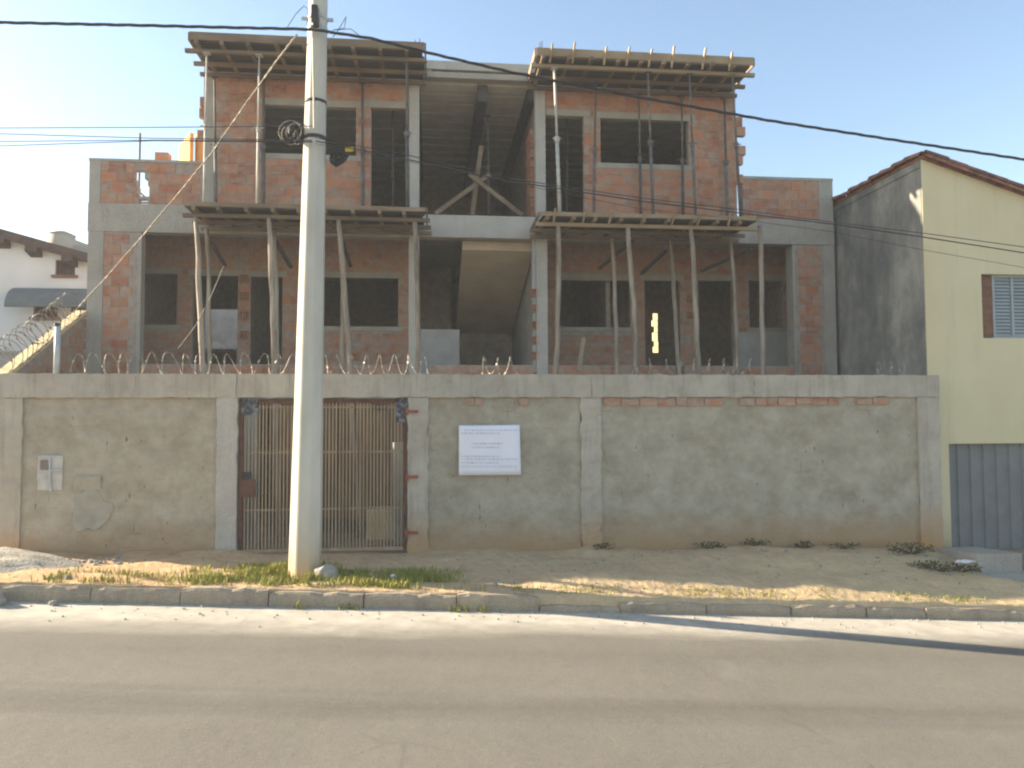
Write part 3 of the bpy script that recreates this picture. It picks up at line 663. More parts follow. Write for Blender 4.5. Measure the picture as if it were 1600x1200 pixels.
MB().box(X12(373), X12(398), GY-.07, GY-.024, U(385, 777, WY).z, U(385, 750, WY).z).build('lock_box', RUST, gate)
MB().box(X12(379), X12(391), GY-.065, GY-.022, U(385, 748, WY).z, U(385, 738, WY).z).build('lock_opening', BLACK, gate)
for a, b in (((374, 622), (400, 648)), ((618, 617), (637, 660))):
    MB().box(X12(a[0]), X12(b[0]), GY-.04, GY-.031, U(500, b[1], WY).z, U(500, a[1], WY).z).build('corner_plate', simple('dark corner plate', [(.45, (.05,.055,.065)), (.62, (.22,.23,.24))], 14, .7, .3), gate)
for py in (643, 745, 832):
    z = U(640, py, WY).z
    MB().box(gx1-.03, gx1+.17, WY-.045, WY-.014, z-.022, z+.022).tube([(gx1+.0, WY-.03, z-.06), (gx1, WY-.03, z+.06)], .018, 7).build('hinge', REDP, gate)
# paper notice
s = thing('paper_notice', U(765, 743, WY-.04), 'large white printed paper notice stuck on the cement wall right of the gate', 'notice')
c4 = [U(*q, WY-.035) for q in ((717, 743), (814, 742), (812, 664), (717, 665))]
b = MB(); nx, nz = 12, 8
for j in range(nz+1):
    for i in range(nx+1):
        q = c4[0].lerp(c4[1], i/nx).lerp(c4[3].lerp(c4[2], i/nx), j/nz); b.v.append((q.x, q.y+.008*math.sin(i*.9+j*.5)*(.4+.6*j/nz), q.z))
for j in range(nz):
    for i in range(nx): q = j*(nx+1)+i; b.f.append((q, q+1, q+nx+2, q+nx+1))
sh = b.build('sheet', PAPER, s, True); so_ = sh.modifiers.new('thickness', 'SOLIDIFY'); so_.thickness = .002; so_.offset = 1
tx = MB(); rr = random.Random(11)
for y, xa, xb in ((672, 720, 811), (677, 720, 782), (693, 737, 788), (699, 737, 780), (713, 720, 780), (717.5, 720, 810), (723, 720, 781), (729, 720, 808)):
    x = xa
    while x < xb-2:
        L = rr.uniform(2, 6); q = U(x, y, WY-.045); e = U(min(xb, x+L), y, WY-.045); n = len(tx.v); h = .011
        x += .0
        m = max(1, int((e.x-q.x)/.013))
        for t in range(m):
            xx = q.x+t*.013; tx.box(xx, xx+rr.uniform(.006,.011), WY-.0465, WY-.0455, q.z-h*rr.uniform(.5,1), q.z+h*rr.uniform(.5,1))
        x += L+1.0
tag(tx.build('printed_text', INK, s), kind='stuff')
# ------------------------------------------------------------------ razor wire
def coil(name, label, cx, r, turns, a, b, loops=None, gauge=.006, sq=1.0, seed=0, mat=WIRE):
    m = MB(); rr = random.Random(seed); pts = []; N = 18; a, b = Vector(a), Vector(b); d = (b-a).normalized(); up = Vector((0,0,1)); up = (up-d*up.dot(d)).normalized(); sd = d.cross(up)
    jit = [(rr.uniform(.8,1.12), rr.uniform(-.06,.06), rr.uniform(-.35,.35)) for _ in range(turns+2)]
    for k in range(turns*N+1):
        f = k/N; i = int(f); g = f-i; R0 = lerp(jit[i][0], jit[i+1][0], g)*r; ang = 2*math.pi*f-math.pi/2
        sh_ = lerp(jit[i][1], jit[i+1][1], g); lean = lerp(jit[i][2], jit[i+1][2], g)
        pts.append(a.lerp(b, f/turns)+d*(sh_+lean*R0*math.sin(ang)+.12*r*math.cos(ang))+up*(r*.92+R0*math.sin(ang)*sq)+sd*R0*.9*math.cos(ang))
    m.tube(pts, gauge, 4)
    for k in range(2, len(pts)-1, 3):                       # barbs
        p = pts[k]; v = (pts[k+1]-p).normalized(); m.bar(p-v*.022, p+v*.022, .028, .003, (rr.uniform(-1,1), rr.uniform(-1,1), rr.uniform(-1,1)))
    return tag(m.build(name, mat), label, 'wire', 'coils of razor wire')
coil('razor_wire', 'loops of razor wire on the front wall from its left end to the middle bay', 0, .17, 24, (X12(100), WY+.08, WT), (X12(672), WY+.08, WT), seed=1, gauge=.0048)
coil('razor_wire', 'few thin razor wire loops on the wall top before the stair bay', 0, .15, 3, (X12(742), WY+.1, WT), (X12(812), WY+.1, WT), seed=2, gauge=.004)
coil('razor_wire', 'thin razor wire loops on the wall top before the right veranda doors', 0, .15, 9, (X12(985), WY+.1, WT), (X12(1190), WY+.1, WT), seed=3, gauge=.004)
coil('razor_wire', 'short razor wire end curled beside the grey neighbour wall', 0, .12, 3, (X12(1380), WY+.1, WT), (X12(1425), WY+.1, WT), seed=4, gauge=.004)
# sloping side wall on the left with its own coil, posts
sw = thing('side_wall', (-6.35, 13.4, 0), 'brick side wall with sunlit sloping top climbing to the house on the left', 'wall')
ysl = [(12.22, 2.66), (15.0, 4.12)]
MB().prism([(12.23, -.1), (14.98, -.1), (14.98, 4.06), (12.23, 2.62)], 'x', -6.56, -6.42).build('masonry', MORTAR, sw)
b = MB()
z = 0.2; k = 0
while z < 4.0:
    y = 12.25+.15*(k % 2)
    while y < 14.96:
        top = 2.62+(y-12.23)*.5236
        if z+.19 < top and z > 2.2: piece('brick', sw, BRICK_D, (-6.425, y+.14, z+.095), (.03, .285, .186), (0, rnd.uniform(-.01,.01), 0))
        y += .3
    z += .2; k += 1
MB().prism([(12.2, 2.625), (14.985, 4.065), (14.985, 4.14), (12.2, 2.70)], 'x', -6.60, -6.40).build('coping', SANDY, sw)
coil('razor_wire', 'dense dark razor wire tangle climbing the sloping side wall on the left', 0, .24, 17, (-6.5, 12.3, 2.72), (-6.5, 14.9, 4.08), seed=6, gauge=.006, mat=simple('rusted razor wire', [(.3, (.13,.115,.10)), (.7, (.28,.25,.21))], 9, .6, 0))
pp = U(88, 575, WY+.1); pt = U(90, 508, WY+.1)
t = thing('fence_post', (pp.x, WY+.1, WT), 'short grey steel post standing on the left end of the front wall', 'post')
MB().tube([(pp.x, WY+.1, WT-.05), (pp.x+.01, WY+.1, pt.z)], .042, 10).build('tube', GALV, t, True); MB().tube([(pp.x, WY+.1, pt.z-.02), (pp.x, WY+.1, pt.z+.03)], .05, 10).build('cap', BLACK, t)
# ------------------------------------------------------------------ utility pole, cables
PY = 10.4; pb = U(476, 893, PY); PX = pb.x
pole = thing('utility_pole', (PX, PY, walk_z(PX, PY)), 'tall tapered concrete utility pole on the grassy verge before the gate', 'pole')
def pole_c(z): f = z/9.4; return Vector((PX+.14*f, PY, z))
def pole_r(z): return lerp(.205, .105, z/9.4)
zz = [walk_z(PX, PY)-.2]+[.4*k for k in range(1, 24)]
pm = MB(); sec = [(math.cos(R(22.5+45*k)), math.sin(R(22.5+45*k))) for k in range(8)]; ring = []
for k in range(8):                                         # eight flat faces with softly rounded arrises
    a, b = Vector(sec[k]), Vector(sec[(k+1) % 8]); ring += [a.lerp(b, .09), a.lerp(b, .5), a.lerp(b, .91)]
for z in zz:
    c = pole_c(z); q = pole_r(z)*1.06
    for v in ring: pm.v.append((c.x+v.x*q, c.y+v.y*q, z))
m_ = len(ring)
for j in range(len(zz)-1):
    for k in range(m_): pm.f.append((j*m_+k, j*m_+(k+1) % m_, (j+1)*m_+(k+1) % m_, (j+1)*m_+k))
pm.build('shaft', POLE, pole)
for py, w_ in ((30, .05), (47, .06), (161, .04), (217, .05)):
    z = U(490, py, PY).z; c = pole_c(z); MB().tube([c-Vector((0,0,w_/2)), c+Vector((0,0,w_/2))], pole_r(z)+.008, 22).build('band', GALV if py < 100 else BLACK, pole, True)
z = U(490, 31, PY).z; c = pole_c(z); MB().box(c.x-.21, c.x+.21, c.y-.03, c.y-.005, z-.022, z+.022).build('through_bolt', GALV, pole)
c = pole_c(U(490, 46, PY).z); MB().box(c.x-.05, c.x+.03, c.y-.24, c.y-.12, c.z-.02, c.z+.22).tube([(c.x, c.y-.2, c.z-.06), (c.x, c.y-.2, c.z+.06)], .05, 9).build('insulator_bracket', BLACK, pole)
a, b_ = U(489, 60, PY-.17), U(491, 200, PY-.19); MB().tube([(a.x, PY-.18, a.z), (b_.x, PY-.19, b_.z)], .012, 6).build('conduit', PSH, pole)
def tw(name, label, pts, r, strands, pitch, mat, group='cables on the utility pole', n=5):
    P = [Vector(p) for p in pts]; m = MB(); out = []
    for i in range(len(P)-1):
        k = max(2, int((P[i+1]-P[i]).length/ .12))
        for j in range(k): out.append(P[i].lerp(P[i+1], j/k))
    out.append(P[-1])
    if strands == 1: m.tube(out, r, n)
    else:
        for s_ in range(strands):
            L = 0; q = []
            for i, p in enumerate(out):
                if i: L += (p-out[i-1]).length
                d = (out[min(i+1, len(out)-1)]-out[max(i-1, 0)]).normalized(); x = d.orthogonal().normalized(); x = d.cross(Vector((0,0,1))).normalized(); y = x.cross(d)
                a = 2*math.pi*(L/pitch+s_/strands); q.append(p+(x*math.cos(a)+y*math.sin(a))*r*1.15)
            m.tube(q, r, n)
    return tag(m.build(name, mat, None, True), label, 'cable', group)
def wire(px, Ys): return [U(x, y, Y) for (x, y), Y in zip(px, Ys)]
def ext(P, L): # continue a run past the frame at both ends in its own direction
    return P
Yp = PY-.22
mL = wire([(0, 35), (120, 37.5), (240, 40), (360, 43), (430, 44.5), (489, 46)], [Yp]*6); mL = [mL[0]+(mL[0]-mL[1])*14+Vector((0,0,.6))] + mL
tw('power_cable', 'thick black twisted power cable from the left edge to the utility pole top', mL, .0105, 3, .9, BLACK)
mR = wire([(489, 46), (580, 60), (680, 85), (800, 113), (1000, 152), (1200, 188), (1400, 219), (1600, 249)], [Yp]*8); mR += [mR[-1]+(mR[-1]-mR[-2])*6]
tw('power_cable', 'thick black twisted power cable sagging from the pole across the right sky', mR, .0105, 3, .9, BLACK)
for nm, l, px in (('telephone_wire', 'topmost thin wire running left from the pole at upper window height', [(0, 200), (240, 199), (488, 197)]),
                  ('telephone_wire', 'second thin dark wire running left from the pole', [(0, 209), (240, 216), (488, 219)]),
                  ('telephone_wire', 'third thin wire running left from the pole', [(0, 221), (240, 219), (488, 221)]),
                  ('telephone_wire', 'lowest thin wire running left from the pole', [(0, 228), (240, 220), (488, 222)])):
    P = wire(px, [Yp]*3); P = [P[0]+(P[0]-P[1])*6] + P; tw(nm, l, P, .0055, 1, 1, BLACK, 'thin telephone wires')
for l, px, r in (('thicker lower telephone bundle running right from the pole to the yellow house', [(492, 220), (640, 250), (800, 284), (850, 291), (1000, 314), (1150, 332), (1300, 350), (1440, 370), (1600, 395)], .009),
              ('thin telephone wire just above the bundle running right over the yellow house', [(492, 215), (640, 243), (800, 279), (850, 287), (1000, 309), (1150, 327), (1300, 347), (1440, 364), (1600, 386)], .006),
              ('faintest lowest telephone wire running right across the grey neighbour wall', [(492, 224), (640, 253), (850, 296), (1000, 326), (1150, 342), (1300, 362), (1440, 390), (1600, 418)], .0035)):
    P = wire(px, [Yp]*len(px)); P += [P[-1]+(P[-1]-P[-2])*5]; tw('telephone_wire', l, P, r, 1, 1, BLACK, 'thin telephone wires')
gp = [(464, 54), (430, 98), (380, 168), (330, 240), (275, 307), (220, 372), (160, 440), (114, 489)]
tw('service_cable', 'pale twisted service cable slanting from the pole top down to the left side wall', [U(x, y, lerp(PY-.1, 14.3, i/7)) for i, (x, y) in enumerate(gp)], .0075, 2, .3, GREYROPE)
tw('service_cable', 'thin slack wire hanging before the left veranda opening', [U(350, 415, 14.0), U(330, 462, 14.0), U(305, 510, 13.6), U(278, 545, 13.0)], .006, 1, 1, GREYROPE)
def tangle(label, cx, cy, R1, R2, Y, n, seed, r=.007, mat=BLACK):
    rr = random.Random(seed); m = MB(); c = U(cx, cy, Y)
    for k in range(n):
        a0 = rr.uniform(0, 6.3); rx, rz = R1*rr.uniform(.55, 1.05), R2*rr.uniform(.55, 1.05); ox, oz = rr.uniform(-.3,.3)*R1, rr.uniform(-.3,.3)*R2; ty = rr.uniform(-.06,.06)
        m.tube([c+Vector((ox+rx*math.cos(a), ty+.04*math.sin(a+a0), oz+rz*math.sin(a))) for a in [a0+6.1*i/20 for i in range(21)]], r, 5)
    return tag(m.build('cable_loop', mat, None, True), label, 'cable', 'spare cable loops on the pole')
tangle('messy black cable loop tied to the left side of the pole', 463, 209, .11, .14, PY-.05, 11, 1, .009)
tangle('pale loose wire ends curling left of the pole', 457, 207, .16, .17, PY-.1, 3, 4, .005, GREYROPE)
cl = thing('cable_closure', U(531, 246, PY), 'bundled dark cable coil with a yellow tag hanging right of the pole', 'cable')
m = MB(); rr = random.Random(2); c = U(530, 245, PY)
for k in range(16):
    rx, rz_ = .11*rr.uniform(.12, 1), .12*rr.uniform(.15, 1); ty = rr.uniform(-.05,.05); sk_ = .5
    m.tube([c+Vector((rx*math.cos(a)+.4*rz_*math.sin(a), ty, rz_*math.sin(a))) for a in [6.3*i/18 for i in range(19)]], .010, 5)
m.build('coil', BLACK, cl, True)
c = U(546, 233.5, PY-.2); MB().box(c.x-.055, c.x+.055, c.y-.01, c.y, c.z-.03, c.z+.032).build('tag', YTAG, cl)
for l, px in (('short stray wire loop left of the pole top', [(448, 44), (462, 22), (475, 9), (481, 14), (480, 40)]), ('short stray wire sprouting right of the pole top', [(520, 58), (528, 48), (541, 26), (538, 44), (520, 47), (548, 45), (565, 58)])):
    tw('stray_wire', l, [U(x, y, PY-.1) for x, y in px], .005, 1, 1, BLACK, 'stray wires at the pole top')
# ------------------------------------------------------------------ right neighbour: yellow house
NX, NY = 8.40, 12.24
yh = thing('yellow_house', (NX, NY, -.6), 'pale yellow house with stained grey side wall and clay tile roof on the right', 'house')
NT = U(1440, 247, NY).z; sr = U(1600, 305, NY); slope = (NT-sr.z)/(sr.x-NX)
RX = 12.6
nwin = (U(1533, 430, NY).x, U(1533, 430, NY).x+1.5, U(1540, 528, NY).z, U(1540, 428, NY).z)
gar = (U(1485, 780, NY).x, U(1485, 780, NY).x+2.9, -1.0, U(1540, 693, NY).z)
b = MB(); zrt = lambda x: NT-(x-NX)*slope
b.grid(NX, RX, -1.2, zrt(RX)-.02, NY, NY+.2, [nwin, gar]); b.build('front_wall', YELLOW, yh)
MB().prism([(NX, zrt(RX)-.02), (RX, zrt(RX)-.02), (NX, NT-.02)], 'y', NY, NY+.2).build('gable', YELLOW, yh)
MB().box(NX-.012, NX+.2, NY+.012, 24, -1.2, NT-.03).build('side_wall', STAIN, yh)
for kx in range(2):
    a = nwin[0]; 
MB().box(nwin[0], nwin[0]+.27, NY+.1, NY+.14, nwin[2]+.03, nwin[3]-.03).build('shutter', BROWNP, yh)
for k in range(9): z = lerp(nwin[2]+.08, nwin[3]-.1, k/8); piece('shutter_slat', yh, BROWNP, (nwin[0]+.135, NY+.095, z), (.23, .03, .07), (.5, 0, 0))
wf = MB().box(nwin[0]+.27, nwin[0]+.31, NY+.09, NY+.14, nwin[2], nwin[3]).box(nwin[0]+.31, nwin[1], NY+.09, NY+.14, nwin[3]-.04, nwin[3]).box(nwin[0]+.31, nwin[1], NY+.09, NY+.14, nwin[2], nwin[2]+.04).box(nwin[0]+.62, nwin[0]+.66, NY+.085, NY+.14, nwin[2]+.04, nwin[3]-.04).build('window', LOUVRE, yh)
MB().box(nwin[0], nwin[1], NY+.16, NY+.19, nwin[2], nwin[3]).build('backing', BLACK, yh)
for k in range(17):
    z = lerp(nwin[2]+.07, nwin[3]-.07, k/16)
    for xa, xb in ((nwin[0]+.315, nwin[0]+.615), (nwin[0]+.665, nwin[0]+1.1)): piece('slat', wf, LOUVRE, ((xa+xb)/2, NY+.12, z), (xb-xa, .012, .058), (-.55, 0, 0))
gd = MB(); x = gar[0]; k = 0; poly = []
while x < gar[1]:
    poly += [(x, NY+.12), (x+.13, NY+.12), (x+.15, NY+.145), (x+.22, NY+.145)]; x += .24
n = len(poly)
for z in (gar[2], gar[3]):
    for p in poly: gd.v.append((p[0], p[1], z))
gd.f = [(i, i+1, n+i+1, n+i) for i in range(n-1)]
gd.build('garage_door', GARAGE, yh)
MB().box(gar[0]-.001, gar[1], NY+.17, NY+.2, gar[2], gar[3]).build('door_backing', GARAGE, yh)
# roof: pan and cover tiles falling to the right, ridge tiles along the left wall
half = MB(); N = 6
for t, (l, rad) in enumerate(((0, .075), (.42, .095))):
    for k in range(N+1): a = math.pi*k/N; half.v.append((l, rad*math.cos(a), rad*math.sin(a)))
    for k in range(N+1): a = math.pi*k/N; half.v.append((l, (rad-.016)*math.cos(a), (rad-.016)*math.sin(a)))
m2 = 2*(N+1)
for k in range(N):
    half.f += [(k, m2+k, m2+k+1, k+1), (N+1+k, N+2+k, m2+N+2+k, m2+N+1+k), (k, k+1, N+2+k, N+1+k), (m2+k+1, m2+k, m2+N+1+k, m2+N+2+k)]
half.f += [(0, N+1, m2+N+1, m2), (N, m2+N, m2+2*N+1, 2*N+1)]
tme = bpy.data.meshes.new('roof_tile'); tme.from_pydata(half.v, [], half.f); tme.materials.append(TILE)
sa = math.atan(slope); roofd = MB().prism([(NX-.02, NT-.015), (RX, zrt(RX)-.015), (RX, zrt(RX)+.03), (NX-.02, NT+.03)], 'y', NY-.03, 24).build('roof', TILE, yh)
def tile(x, y, z, rx, rz, ry): 
    o = bpy.data.objects.new('roof_tile', tme); C.objects.link(o); o.location = (x, y, z); o.rotation_euler = (rx, ry, rz); child(o, roofd)
tr = random.Random(9); cnt = 0
for row in range(9):
    for col in range(11):
        x = NX+.02+col*.36; z = zrt(x)+.055+.012
        tile(x, NY-.05+row*.21+tr.uniform(-.012,.012), z+tr.uniform(-.006,.006), 0, tr.uniform(-.02,.02), sa+.03); cnt += 1
for row in range(1):
    for col in range(11):                                   # pans under the verge, seen from the street
        x = NX+.02+col*.36; tile(x, NY-.06+tr.uniform(-.01,.01), zrt(x)-.01+tr.uniform(-.006,.006), 0, tr.uniform(-.02,.02), sa+.03)
for k in range(26): tile(NX-.02+tr.uniform(-.015,.015), NY-.05+k*.36, NT+.03+.012*(k % 2), 0, math.pi/2+tr.uniform(-.05,.05), -.05)
MB().box(NX-.03, NX+.0, NY+.015, 24, NT-.16, NT-.035).build('fascia', STAIN, yh)
# concrete step and ramp beside the garage door
q = U(1520, 868, 11.5)
tag(MB().prism([(10.95, -.75), (11.98, -.75), (11.98, U(1500, 858, 11.8).z), (10.95, U(1500, 866, 11.0).z)], 'x', U(1490, 870, 11.5).x, U(1556, 870, 11.5).x).build('concrete_step', CONC), 'low beige concrete block step beside the grey garage door', 'step')
tag(MB().prism([(10.2, -.9), (11.0, -.9), (11.0, U(1575, 893, 11.0).z), (10.2, U(1575, 915, 10.2).z)], 'x', U(1552, 895, 10.6).x, U(1552, 895, 10.6).x+1.4).build('garage_ramp', CONC), 'sloping pale concrete ramp slab at the bottom right before the garage', 'ramp')
b = MB(); lr = random.Random(8); c = U(1512, 879, 10.92)
for j in range(5):
    for i in range(9): b.v.append((c.x+(i-4)*.035+.01*lr.random(), c.y+(j-2)*.05, c.z+.035*math.exp(-((i-4)/3)**2)+lr.uniform(-.012,.012)))
for j in range(4):
    for i in range(8): q = j*9+i; b.f.append((q, q+1, q+10, q+9))
lt = tag(b.build('plastic_litter', LITTER), 'crumpled white plastic litter lying in the weeds near the garage', 'litter'); lt.modifiers.new('t', 'SOLIDIFY').thickness = .004
# ------------------------------------------------------------------ left neighbour: white house
LY = 21.0
wh = thing('white_house', (-13, LY, 0), 'white house with dark sloping eaves, brown shutters and awning on the far left', 'house')
ra, rb_ = U(0, 366, LY), U(150, 408, LY); ls = (rb_.z-ra.z)/(rb_.x-ra.x); X0, X1 = -26.0, U(139, 410, LY).x
rz = lambda x: ra.z+(x-ra.x)*ls
w1 = op(87, 406, 117, 430, LY); w2 = op(53, 470, 90, 496, LY); w3 = op(111, 470, 136, 492, LY)
zg = max(rz(X1)-.08, w1[3]+.01); xg = X0+(rz(X0)-.08-zg)/-ls
MB().grid(X0, X1, -1, zg, LY, LY+.2, [w1, w2, w3]).build('front_wall', WHITEW, wh)
MB().prism([(X0, zg), (min(xg, X1), zg), (X0, rz(X0)-.08)], 'y', LY, LY+.2).build('gable', WHITEW, wh)
MB().box(X1-.2, X1-.002, LY+.2, 30, -1, rz(X1)-.12).build('side_wall', WHITEW, wh)
MB().prism([(X0, rz(X0)-.1), (X1+.5, rz(X1+.5)-.1), (X1+.5, rz(X1+.5)+.12), (X0, rz(X0)+.12)], 'y', LY-.34, 31).build('roof', DARKWD, wh)
for px in (8, 58, 114):
    x = U(px, 380, LY).x; MB().prism([(LY-.33, rz(x)-.06), (LY-.002, rz(x)-.06), (LY-.002, rz(x)-.34), (LY-.33, rz(x)-.24)], 'x', x-.14, x+.14).build('eave_bracket', DARKWD, wh)
for o in (w1, w2, w3):
    wn = MB().box(o[0], o[1], LY+.06, LY+.1, o[2], o[3]).build('window', BROWNP, wh)
    MB().box(o[0]-.08, o[1]+.08, LY-.06, LY+.05, o[2]-.08, o[2]-.002).build('sill', BROWNP, wn)
    for k in range(6): x = lerp(o[0]+.04, o[1]-.04, k/5); MB().box(x-.02, x+.02, LY+.02, LY+.055, o[2]+.002, o[3]-.002).build('bar', DARKWD, wn)
aw0, aw1 = U(27, 460, LY).x, U(150, 460, LY).x; zt_, zb_ = U(80, 449, LY-.2).z, U(80, 476, LY-.9).z
pf = [(LY-.004-.6*math.sin(R(90)*k/8), zb_+(zt_-zb_)*math.cos(R(90)*k/8)) for k in range(9)]
pf2 = [(y+.02, z-.02) for y, z in reversed(pf[1:])] + [(LY-.004, zt_-.03)]
MB().prism(pf+pf2, 'x', aw0, aw1).build('awning', AWN, wh)
c = U(96, 375, 27); t = thing('water_tank', (c.x, 27, c.z-.6), 'round beige water tank above the roof of the white house', 'tank')
b = MB().tube([(c.x, 27, c.z-.8), (c.x, 27, c.z+.16)], [.36, .42], 16).build('body', TANK, t, True); MB().tube([(c.x, 27, c.z+.162), (c.x, 27, c.z+.3)], [.44, .12], 16).build('lid', TANK, t, True)
c = U(122, 380, 29); tag(MB().prism([(c.x-.9, c.z-.7), (c.x+2.5, c.z-.7), (c.x+2.5, c.z-.25), (c.x+.5, c.z-.1), (c.x-.55, c.z+.3), (c.x-.9, c.z+.2)], 'y', 29, 30.5).build('tank_housing', TANK), 'beige masonry housing behind the roof of the white house', 'housing')
a, b_ = U(-200, 552, 17.5), U(44, 553, 17.5); tag(MB().box(-20, b_.x, 17.5, 17.7, -.5, b_.z).box(-20, b_.x+.03, 17.47, 17.73, b_.z, b_.z+.06).build('garden_wall', concrete('blue grey render', (.22,.25,.26), (.30,.33,.34))), 'low blue grey garden wall at the left edge below the white house', 'wall')
# ------------------------------------------------------------------ things behind the house, seen through openings
a = U(300, 480, 27); tag(MB().box(-16, 0, 27, 27.2, 2.6, U(330, 478, 27).z+2).build('yard_wall', PLAST), 'grey rendered yard wall seen through the left veranda opening', 'wall')
MBx = MB(); c = U(312, 545, 25.2)
MBx.bar((c.x-.9, 24.6, 2.6), (c.x+.45, 25.9, 2.6), .02, .02)
o1 = MB().prism([(c.x-1.0, 24.9), (c.x+.15, 23.75), (c.x+.3, 23.9), (c.x-.85, 25.05)], 'z', 2.4, U(315, 519, 24.5).z).build('low_wall', ORANGE); tag(o1, 'low orange wall in sun seen through the left veranda opening', 'wall')
tag(MB().box(-12,1,22.2,40,2.2,U(340, 549, 23).z).build('back_yard', SAND), kind='structure')
tag(MB().box(1.01,9,22.2,40,2.2,2.5).build('back_yard', SAND), kind='structure')
def mound(name, cx, cy, rx, ry, h, zf, mat, seed, n=26):
    b = MB()
    for j in range(n+1):
        for i in range(n+1):
            u_, v_ = i/n*2-1, j/n*2-1; x, y = cx+u_*rx, cy+v_*ry; d = u_*u_+v_*v_
            b.v.append((x, y, zf(x, y)-.05+h*max(0, 1-d)**1.2*(1+.3*fbm(x*2, y*2, seed))+.02*fbm(x*6, y*6, seed)))
    for j in range(n):
        for i in range(n): q = j*(n+1)+i; b.f.append((q, q+1, q+n+2, q+n+1))
    return b.build(name, mat, None, True)
c = U(326, 540, 25.6); YZ = U(340, 549, 23).z; tag(mound('rubble_heap', c.x, 25.6, 1.0, .8, .62, lambda x, y: YZ, SAND, 2), 'pale heap of rubble in the back yard seen through the left veranda opening', 'heap')
c = U(1024, 520, 23.5); tag(MB().prism([(c.x-.6, 24.2), (c.x+.9, 22.7), (c.x+1.1, 22.9), (c.x-.4, 24.4)], 'z', 2.4, 5.5).build('yard_wall', SANDY), 'sunlit ochre yard wall glimpsed through the notched gap behind the right doors', 'wall')
c = U(293, 232, 17.5); z1 = U(300, 212, 17.5).z
t = thing('timber_box', (c.x, 17.5, 6.15), 'orange plywood box standing behind the left terrace parapet', 'box')
pa_, pb_ = U(270, 220, 17.6), U(299, 220, 17.2); pc = U(322, 210, 17.2)
MB().prism([(pa_.x, 18.0), (pb_.x, 17.1), (pb_.x+.06, 17.16), (pa_.x+.06, 18.06)], 'z', 6.16, U(280, 219, 17.6).z).build('side_panel', ORANGE, t)
MB().prism([(pb_.x+.05, 17.3), (pb_.x+.45, 16.9), (pb_.x+.5, 17.6), (pb_.x+.2, 17.7)], 'z', 6.16, U(300, 209, 17.2).z).build('front_panel', ORANGE, t)
c = U(255, 245, 16.2); tag(MB().box(c.x-.13, c.x+.13, 16.1, 16.3, 6.16, c.z+.06).build('loose_brick_stack', BRICK), 'small stack of bricks standing behind the left terrace parapet', 'bricks')
# garage level seen through the gate
for k, (px, l) in enumerate(((432, 'left'), (549, 'right'))):
    p = U(px, 740, 13.3)
tag(MB().box(U(572, 800, 13.6).x, U(645, 800, 13.6).x, 13.6, 14.2, 0, U(600, 797, 13.6).z).build('masonry_bench', SANDY), 'masonry block toned pale ochre as if sunlit, standing in the yard behind the gate', 'block')  # lighter colour stands in for sunlight that does not reach the block
tag(MB().prism([(-3.3, 13.6), (-2.9, 13.2), (-2.88, 13.22), (-3.28, 13.62)], 'z', 0, 2.3).build('metal_sheet', LOUVRE), 'blue grey sheet leaning behind the left side of the gate', 'sheet')
tag(MB().prism([(-.62, 13.0), (-.2, 13.3), (-.22, 13.32), (-.64, 13.02)], 'z', 0, 1.7).build('metal_sheet', LOUVRE), 'blue grey sheet leaning behind the right side of the gate', 'sheet')
hoard = thing('timber_hoarding', (-1.6, 14.3, 0), 'warm brown upright boards stacked in the yard behind the barred gate', 'boards')
hr = random.Random(17); x = -2.75
while x < -.55:
    wd = hr.choice([.2, .25, .3]); top = hr.uniform(2.2, 2.55); piece('board', hoard, GATEW, (x+wd/2, 14.3+hr.uniform(-.05,.05), top/2+.15), (wd-.012, .03, top-.3), (hr.uniform(-.02,.02), hr.uniform(-.015,.015), hr.uniform(-.06,.06))); x += wd
# ------------------------------------------------------------------ verge: grass, weeds, sand, stones
gr = MB(); g = random.Random(21)
def blade(x, y, z, h, lean, wd=.006):
    a = g.uniform(0, 6.3); dx, dy = math.cos(a)*lean, math.sin(a)*lean; px_, py_ = -math.sin(a)*wd, math.cos(a)*wd; n = len(gr.v)
    gr.v += [(x-px_, y-py_, z), (x+px_, y+py_, z), (x+dx*.4+px_*.7, y+dy*.4+py_*.7, z+h*.6), (x+dx*.4-px_*.7, y+dy*.4-py_*.7, z+h*.6), (x+dx, y+dy, z+h)]
    gr.f += [(n, n+1, n+2, n+3), (n+3, n+2, n+4)]
def dens(x, y):
    d = 0
    if -3.4 < x < -1.3: d = max(d, .95*smooth01((x+3.4)/1.1)*smooth01((y-9.5)/.2)*smooth01((11.15-y)/.5))
    if -1.7 < x < .55: d = max(d, .8*smooth01((.55-x)/.9)*smooth01((y-9.5)/.25)*smooth01((10.9-y)/.4))
    if -4.6 < x < -3: d = max(d, .2*smooth01((10.5-y)/.5))
    if .2 < x < 8: d = max(d, .05*smooth01((9.9-y)/.3))
    return d*smooth01((fbm(x*1.6, y*2.2, 4)+.42)*1.4)
for _ in range(70000):
    x, y = g.uniform(-4.8, 1.2), g.uniform(9.48, 11.4)
    if math.hypot(x-PX, y-PY) < .22: continue
    if g.random() < dens(x, y): blade(x, y, walk_z(x, y)-.01, g.uniform(.03, .11)*(1.5 if math.hypot(x-PX, y-PY) < .5 else 1), g.uniform(.01, .06))
for _ in range(1500):
    x, y = g.uniform(1, 9.5), g.uniform(9.48, 9.75)
    if fbm(x*1.5, y, 9) > .05: blade(x, y, walk_z(x, y)-.01, g.uniform(.02, .07), g.uniform(.01, .05))
for _ in range(500):
    x, y = g.uniform(-1.6, .7), g.uniform(9.22, 9.36)
    if fbm(x*2.5, y, 19) > .12: blade(x, y, zr(x)-.01, g.uniform(.03, .12), g.uniform(.01, .06))
tag(gr.build('grass', GRASS), 'tufts of dry green grass on the earth verge around the utility pole', 'grass', kind='stuff')
